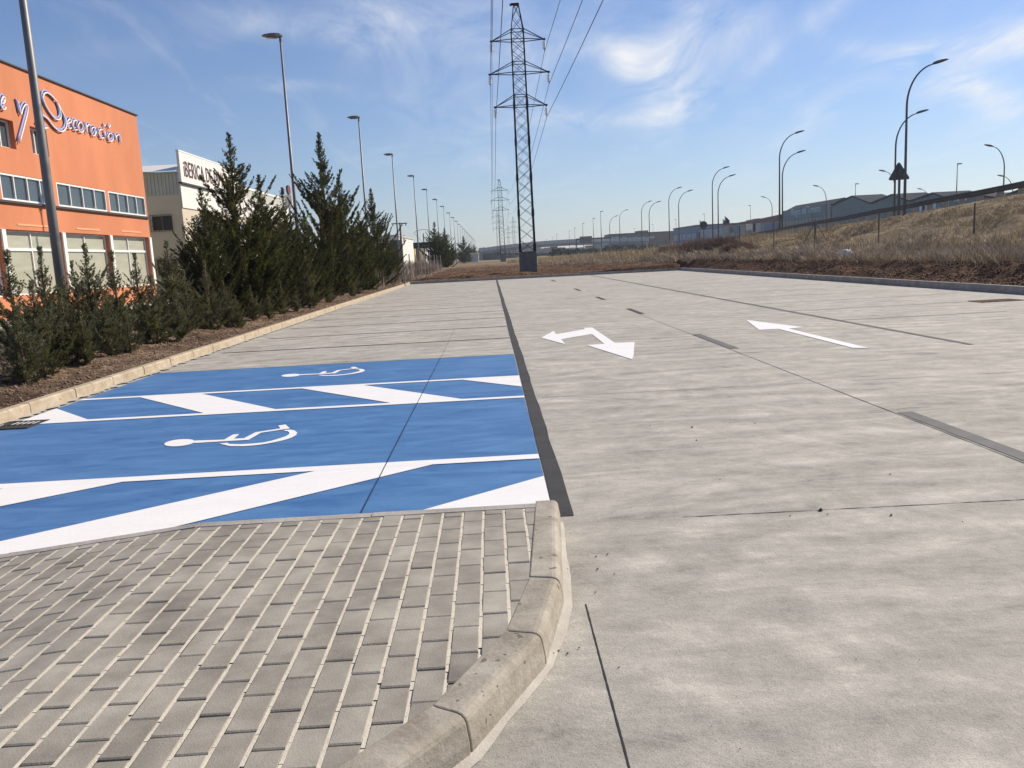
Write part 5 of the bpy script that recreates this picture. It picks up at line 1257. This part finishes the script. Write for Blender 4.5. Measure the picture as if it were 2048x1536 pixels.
# gantry with blank board
a = P(1172, 477.5, 250); t = thing('gantry_sign', 'grey back of a wide road board on a gantry before the bridge', 'road sign', (a.x, 250, 0))
l_ = P(1159, 474, 250); r_ = P(1184, 481, 250); MB().box(l_.x, r_.x, 249.9, 250, r_.z-.6, l_.z+.1).build('board', M['steel'], t)
q_ = P(1153, 480, 250); MB().box(q_.x-.15, q_.x+.15, 250.02, 250.3, 0, q_.z).box(q_.x-.15, r_.x+6, 250.02, 250.3, q_.z, q_.z+.4).build('gantry_frame', M['steeldark'], t)
# flags
for (px, py, l, s_) in [(1450, 432, 'right hand dark flag with a pale emblem above the pale building', 1), (1446, 438, 'left hand limp dark flag above the pale building', .8), (1400, 441, 'small pointed flag left of the round sign', .6)]:
    a = P(px, py, 150); t = thing('flagpole', l, 'flag', (a.x, 150, 0), 'flags above the pale building'); MB().tube([(a.x, 150, 0), (a.x, 150, a.z)], .06, 6).build('pole', M['steel'], t)
    vs = []; f = []
    for i in range(7):
        for j in range(4): vs.append((a.x+.08+i*.13*s_, 150+.12*math.sin(i*1.1), a.z-.1-j*.3*s_-.12*i*s_+.05*math.sin(i+j)))
    for i in range(6):
        for j in range(3): n = i*4+j; f.append((n, n+4, n+5, n+1))
    MB().add(vs, f).build('cloth', M['flag'], t)
# ------------------------------------------------------------------ buildings across the highway (facade X = XB, parallel to the lot)
XB = 75.
def facade_pts(px, py): return PX(px, py, XB)
# teal shed
f0 = facade_pts(1565, 420).y; f1 = facade_pts(1662, 400).y
z_sign = facade_pts(1578, 424).z; 
t = thing('teal_shed', 'long teal metal shed with a saw of gables and white lettering, upper right', 'building', (XB, f1, 0))
zt_ = facade_pts(1620, 413.5).z; zbm = facade_pts(1620, 437).z
MB().box(XB, XB+30, f1, f0, zbm, zt_).build('sign_wall', M['teal'], t)
MB().box(XB+.1, XB+30, f1, f0-.1, -1, zbm-.002).build('lower_wall', M['beigepanel'], t)
pl_ = MB()
for i in range(14): y = f1+(f0-f1)*i/14; pl_.box(XB+.05, XB+.098, y, y+.15, 0, zbm-.01)
pl_.build('panel_joints', M['steeldark'], t)
# roof seen over the parapet
zr_ = P(1579, 415, f0-3)
rb = MB(); ridx = XB+3
zrid = PX(1640, 403, ridx).z
rb.add([(XB+.5, f1, zt_), (ridx, f1, zrid), (ridx, f0-1, zrid), (XB+.5, f0-1, zt_), (ridx+3, f1, zt_), (ridx+3, f0-1, zt_)], [(0, 3, 2, 1), (1, 2, 5, 4), (3, 5, 2), (0, 1, 4)])
rb.build('roof', M['tealdark'], t)
# gabled bays nearer the viewer, facing the highway
gb = MB(); y = f1
def gz(px, py): return PX(px, py, XB-1)
pk = [gz(1664, 412), gz(1706, 394), gz(1743, 408), gz(1786, 391), gz(1822, 404), gz(1868, 388), (gz(1900, 400)), gz(1950, 392), gz(2000, 398), gz(2040, 383), gz(2100, 390)]
for i in range(len(pk)-1):
    a = pk[i]; c = pk[i+1]
    gb.add([(XB-1, a.y-.01, -1), (XB-1, c.y, -1), (XB-1, c.y, c.z), (XB-1, a.y-.01, a.z), (XB+5, a.y-.01, -1), (XB+5, c.y, -1), (XB+5, c.y, c.z), (XB+5, a.y-.01, a.z)], [(3, 2, 1, 0), (7, 6, 2, 3), (4, 5, 6, 7)])
gb.build('gabled_wall', M['teal'], t)
rb2 = MB()
for i in range(len(pk)-1):
    a = pk[i]; c = pk[i+1]; rb2.add([(XB-1.3, a.y, a.z+.03), (XB-1.3, c.y, c.z+.03), (XB+5, c.y, c.z+.03), (XB+5, a.y, a.z+.03), (XB-1.3, a.y, a.z+.3), (XB-1.3, c.y, c.z+.3), (XB+5, c.y, c.z+.3), (XB+5, a.y, a.z+.3)], [(0, 1, 5, 4), (4, 5, 6, 7), (3, 2, 1, 0)])
rb2.build('gable_roof', M['tealdark'], t)
text_obj('Riegos del Tomero', 'lettering', M['letterpale'], t, (XB-.03, facade_pts(1583, 420).y, facade_pts(1583, 431).z), (0, -1, 0), (0, 0, 1), 1.7, facade_pts(1583, 425).y-facade_pts(1641, 425).y, .02, .0)
MB().box(XB-.4, XB-.003, f1-.2, f1+.6, zbm-1, zt_).build('corner_pilaster', M['beigepanel'], t)
b = MB()
for (px, py, w, h) in [(1845, 417, .9, .8), (1849, 416, .7, .8), (1860, 414, 1., .6), (1868, 412, .6, .8), (1922, 398, 1.6, .3), (1893, 406, .7, .6)]:
    g = gz(px, py); b.box(XB-1.06, XB-1.01, g.y-w, g.y+w, g.z-h, g.z+h)
b.build('wall_lettering_blocks', M['letterpale'], t)
# red edged building
g0_ = facade_pts(1452, 450); g1_ = facade_pts(1563, 434); t = thing('panel_building', 'long beige panelled building with a dark red roof edge', 'building', (XB, g1_.y, 0))
zt_ = facade_pts(1500, 445.5).z
MB().box(XB, XB+20, g1_.y, g0_.y, -1, zt_).build('wall', M['beigepanel'], t)
ya, yb = facade_pts(1530, 440).y, g1_.y
MB().add([(XB-.2, g0_.y, zt_+.05), (XB-.2, g1_.y, zt_-.6), (XB-.2, g1_.y, zt_+1.1), (XB-.2, ya, zt_+.8), (XB-.2, g0_.y, zt_+.3), (XB+20, g0_.y, zt_+.3), (XB+20, g1_.y, zt_+1.1)], [(0, 4, 3, 2, 1), (4, 5, 6, 2, 3)]).build('roof_edge', M['redroof'], t)
b = MB()
for i in range(10): y = g1_.y+(g0_.y-g1_.y)*i/10; b.box(XB-.05, XB-.003, y, y+.25, 0, zt_-.7)
b.build('panel_joints', M['steeldark'], t)
for (px, py, w, h, mm_) in [(1463, 459.5, 3.2, 1.8, 'framedark'), (1473, 459, 3.2, 2.2, 'bluewall'), (1502, 452, 7, 3.6, 'glass'), (1513, 451, 5, 3.8, 'far')]:
    g = facade_pts(px, py); MB().box(XB-.08, XB-.02, g.y-w/1.6, g.y+w/1.6, g.z-h/2, g.z+h/2).build('window', M[mm_], t)
g = facade_pts(1529, 450).y; h_ = facade_pts(1556, 446).y; MB().box(XB-.15, XB-.09, h_, g, 1.5, zt_-.9).build('blue_shopfront', M['bluewall'], t)
# pale building and blue glazed building
a = facade_pts(1393, 454); c = facade_pts(1452, 452); t = thing('pale_building', 'low pale grey building behind the shrubs and the flags', 'building', (XB, c.y, 0))
MB().box(XB+1, XB+20, c.y+.3, a.y-.5, -1, c.z-.8).build('wall', M['far'], t); MB().box(XB+.8, XB+20.2, c.y+.2, a.y-.4, c.z-.798, c.z-.4).build('roof', M['greyclad'], t); MB().box(XB+.8, XB+.99, c.y+.3, a.y-.5, -1, c.z-4).build('lower_band', M['steeldark'], t)
a = facade_pts(1347, 459); c = facade_pts(1393, 452.5); t = thing('blue_building', 'dark blue building with pale windows right of the olive one', 'building', (XB, c.y, 0))
MB().box(XB, XB+20, c.y, a.y, -1, c.z).build('wall', M['bluewall'], t); MB().box(XB-.2, XB+20, c.y-.2, a.y+.2, c.z+.002, c.z+.5).build('roof', M['framedark'], t)
for k_ in range(5):
    y0_ = c.y+(a.y-c.y)*(k_+.12)/5; y1_ = c.y+(a.y-c.y)*(k_+.88)/5; w = MB().box(XB-.12, XB-.02, y0_, y1_, c.z-4.6, c.z-2.4).build('window', M['far'], t)
# olive showroom facing us
a = P(1220, 470, 380); c = P(1348, 463, 380); t = thing('olive_building', 'long olive building with a roof box and pale lettering beyond the field', 'building', (a.x, 380, 0))
pts = [(a.x, 384), (a.x+.6, 381), (a.x+3, 380), (c.x+2, 380), (c.x+2, 400), (a.x, 400)]
MB().prism(pts, -1, 2.6).build('lower_wall', M['steeldark'], t); MB().prism([(p[0]-(.3 if i < 2 else 0), p[1]-.4) for i, p in enumerate(pts)], 2.602, a.z).build('wall', M['olive'], t)
MB().prism([(p[0]-(.5 if i < 2 else 0), p[1]-.7) for i, p in enumerate(pts)], a.z+.002, a.z+.4).build('roof', M['framedark'], t)
g = P(1276, 463, 380); h_ = P(1296, 462, 380); MB().box(g.x, h_.x, 379.2, 388, a.z+.402, g.z+.3).build('roof_box', M['olive'], t)
g = P(1251, 478, 379.4); h_ = P(1309, 474, 379.4); text_obj('Leomotauto', 'lettering', M['letterwhite'], t, (g.x, 379.45, g.z-.25), (1, 0, 0), (0, 0, 1), 1.25, h_.x-g.x, .03, .01)
for (p0_, p1_) in ((1220.5, 1227), (1229, 1238), (1244, 1250)):
    g = P(p0_, 476, 379.4); h_ = P(p1_, 476, 379.4); MB().box(g.x, h_.x, 379.3, 379.55, g.z-.6, g.z+.6).build('window', M['far'], t)
for (p0_, p1_, y_) in ((1264, 1278, 482), (1300, 1347, 481)):
    g = P(p0_, y_, 379.4); h_ = P(p1_, y_, 379.4); MB().box(g.x, h_.x, 379.25, 379.55, g.z-.3, g.z+.1).build('canopy', M['steel'], t)
# low sheds and bushes under it
for (p0_, p1_, yt_, yb_, Y, mm_, l) in [(1192, 1216, 491, 502, 340, 'far', 'pale low shed left of the olive building'), (1208, 1218, 488, 500, 345, 'far', 'small white kiosk beside the olive building'), (1174, 1192, 493, 502, 360, 'greyclad', 'grey low building right of the gantry')]:
    a = P(p0_, yt_, Y); c = P(p1_, yb_, Y); tt = thing('distant_shed', l, 'building', (a.x, Y, 0)); MB().box(a.x, c.x, Y, Y+8, -1, a.z).build('wall', M[mm_], tt); MB().box(a.x-.3, c.x+.3, Y-.3, Y+8.3, a.z+.002, a.z+.4).build('roof', M['greyclad'], tt)
# overpass
t = thing('overpass_bridge', 'thin concrete overpass with a pale parapet crossing in the distance', 'bridge', (0, 350, 0))
dk = [(960, 506.0), (1000, 500.3), (1040, 495.6), (1069, 492.6), (1109, 489.6), (1150, 487.2), (1190, 486.2), (1222, 485.6), (1300, 484)]
A = []; 
for (px, py) in dk: g = P(px, py, 350); A.append(g)
b = MB(); pr_ = MB()
for i in range(len(A)-1):
    a, c = A[i], A[i+1]; b.add([(a.x, 350, a.z-.6), (c.x, 350, c.z-.6), (c.x, 350, c.z+.5), (a.x, 350, a.z+.5), (a.x, 358, a.z-.6), (c.x, 358, c.z-.6), (c.x, 358, c.z+.5), (a.x, 358, a.z+.5)], [(0, 1, 2, 3), (3, 2, 6, 7), (7, 6, 5, 4), (4, 5, 1, 0)])
    pr_.add([(a.x, 350.05, a.z+.5), (c.x, 350.05, c.z+.5), (c.x, 350.05, c.z+1.9), (a.x, 350.05, a.z+1.9), (a.x, 350.15, a.z+.5), (c.x, 350.15, c.z+.5), (c.x, 350.15, c.z+1.9), (a.x, 350.15, a.z+1.9)], [(0, 1, 2, 3), (3, 2, 6, 7), (7, 6, 5, 4)])
b.build('deck', M['deck'], t); pr_.build('parapet', M['mesh'], t)
pp_ = MB()
for i in range(40):
    x = A[0].x+(A[-1].x-A[0].x)*i/39; z = float(np.interp(x, [q.x for q in A], [q.z for q in A])); pp_.box(x-.06, x+.06, 349.9, 350.04, z+.4, z+2.)
pp_.build('parapet_posts', M['deck'], t)
g = P(1109, 490, 350); MB().add([(g.x-.9, 352, -1), (g.x+.9, 352, -1), (g.x+1.5, 352, g.z-.62), (g.x-1.5, 352, g.z-.62), (g.x-.9, 355, -1), (g.x+.9, 355, -1), (g.x+1.5, 355, g.z-.62), (g.x-1.5, 355, g.z-.62)], [(0, 1, 2, 3), (4, 7, 6, 5), (0, 3, 7, 4), (1, 5, 6, 2)]).build('pier', M['deck'], t)
g = P(966, 512, 350); h_ = P(1002, 500, 350); MB().add([(g.x, 350.5, -1), (h_.x, 350.5, -1), (h_.x, 350.5, A[1].z-.65), (g.x, 350.5, A[0].z-.65), (g.x, 357, -1), (h_.x, 357, -1), (h_.x, 357, A[1].z-.65), (g.x, 357, A[0].z-.65)], [(0, 1, 2, 3), (1, 5, 6, 2), (4, 0, 3, 7)]).build('abutment', M['steeldark'], t)
g = P(960, 512, 349); MB().box(g.x-.8, g.x+1.2, 349, 356, -1, P(960, 505, 349).z).build('wing_wall', M['deck'], t)
# container like shed and pale path by the bridge end
a = P(941, 508, 230); c = P(957, 516, 230); tt = thing('low_shed', 'low grey shed between the last conifers and the bridge', 'building', (a.x, 230, 0)); MB().box(a.x, c.x, 230, 236, -.5, a.z).build('wall', M['greyclad'], tt); MB().box(a.x-.2, c.x+.2, 229.8, 236.2, a.z+.002, a.z+.25).build('roof', M['whiteclad'], tt)
o = MB().add([(-8, 205, .38), (9, 222, .38), (9, 228, .38), (-9, 211, .38)], [(0, 1, 2, 3)]).build('path', M['pavement']); o['kind'] = 'structure'
# far wood on the horizon and the dark roadside bushes
def wood(name, label, px0, px1, Y, ytop, n, seed, m, zr=2.):
    rg = np.random.default_rng(seed); a = P(px0, ytop, Y); c = P(px1, ytop, Y); V = []; Fa = []; k = 0
    import itertools
    th = []
    ph = (1+5**.5)/2; ico = np.array([(-1, ph, 0), (1, ph, 0), (-1, -ph, 0), (1, -ph, 0), (0, -1, ph), (0, 1, ph), (0, -1, -ph), (0, 1, -ph), (ph, 0, -1), (ph, 0, 1), (-ph, 0, -1), (-ph, 0, 1)])/1.9
    fc = np.array([(0, 11, 5), (0, 5, 1), (0, 1, 7), (0, 7, 10), (0, 10, 11), (1, 5, 9), (5, 11, 4), (11, 10, 2), (10, 7, 6), (7, 1, 8), (3, 9, 4), (3, 4, 2), (3, 2, 6), (3, 6, 8), (3, 8, 9), (4, 9, 5), (2, 4, 11), (6, 2, 10), (8, 6, 7), (9, 8, 1)])
    for i in range(n):
        x = rg.uniform(a.x, c.x); zt = (a.z+(c.z-a.z)*(x-a.x)/(c.x-a.x+1e-6))*rg.uniform(.35, 1.05); r = rg.uniform(.12, .38)*max(a.z, 1.5)
        V.append(ico*rg.uniform(.6, 1.4, (12, 1))*r*np.array([1.3, 1, 1])+np.array([x, Y+rg.uniform(0, 25), max(zt-r, .2)])); Fa.append(fc+k); k += 12
    tag(np_mesh(name, np.concatenate(V), np.concatenate(Fa), m), label, 'trees', kind='stuff')
wood('far_wood', 'distant blurred wood on the horizon under the bridge', 960, 1230, 900, 495, 900, 1, M['fartree'])
wood('far_wood', 'distant blurred wood on the horizon at the left', 700, 985, 1000, 505, 500, 2, M['fartree'])
wood('far_wood', 'distant wood behind the buildings at the right', 1200, 1700, 1050, 486, 700, 4, M['fartree'])
wood('roadside_bushes', 'dark bushes in front of the olive building', 1222, 1330, 300, 489, 260, 3, M['fartree'])
wood('roadside_bushes', 'dark bushes right of the bridge pier', 1112, 1205, 280, 496, 200, 5, M['fartree'])
wood('roadside_bushes', 'dark bushes along the far side of the highway', 1000, 1110, 420, 505, 160, 6, M['fartree'])
# rock on the slope
g = P(1687, 503, 33.6); import bmesh
bm = bmesh.new(); bmesh.ops.create_icosphere(bm, subdivisions=4, radius=.5)
for v in bm.verts:
    n_ = float(fbm(np.array(v.co.x*3+9), np.array(v.co.y*3+v.co.z*2.3), 6, 4)); v.co *= .45+1.1*n_
    v.co.z *= .5; v.co.x *= .85; v.co.y *= .6; v.co.z += v.co.x*.28
me = bpy.data.meshes.new('rock'); bm.to_mesh(me); bm.free(); me.materials.append(M['rock'])
o = link_mesh('white_rock', me, None, (g.x, 33.6, hz(g.x, 33.6)+.20)); tag(o, 'white boulder lying in the weeds on the right slope', 'rock')
# ------------------------------------------------------------------ haze
if True:
    hb = MB().box(-320, 420, -80, 1290, -1.5, 45); o = hb.build('haze', M['far']); o['kind'] = 'stuff'; tag(o, 'thin blue grey air over the whole place', 'haze')
    m = bpy.data.materials.new('haze_air'); m.use_nodes = True; t = m.node_tree; t.nodes.clear()
    v = N(t, 'ShaderNodeVolumePrincipled'); v.inputs['Color'].default_value = (.80, .88, .97, 1); v.inputs['Density'].default_value = .00028; v.inputs['Anisotropy'].default_value = .3
    out = N(t, 'ShaderNodeOutputMaterial'); t.links.new(v.outputs[0], out.inputs['Volume']); o.data.materials.clear(); o.data.materials.append(m)
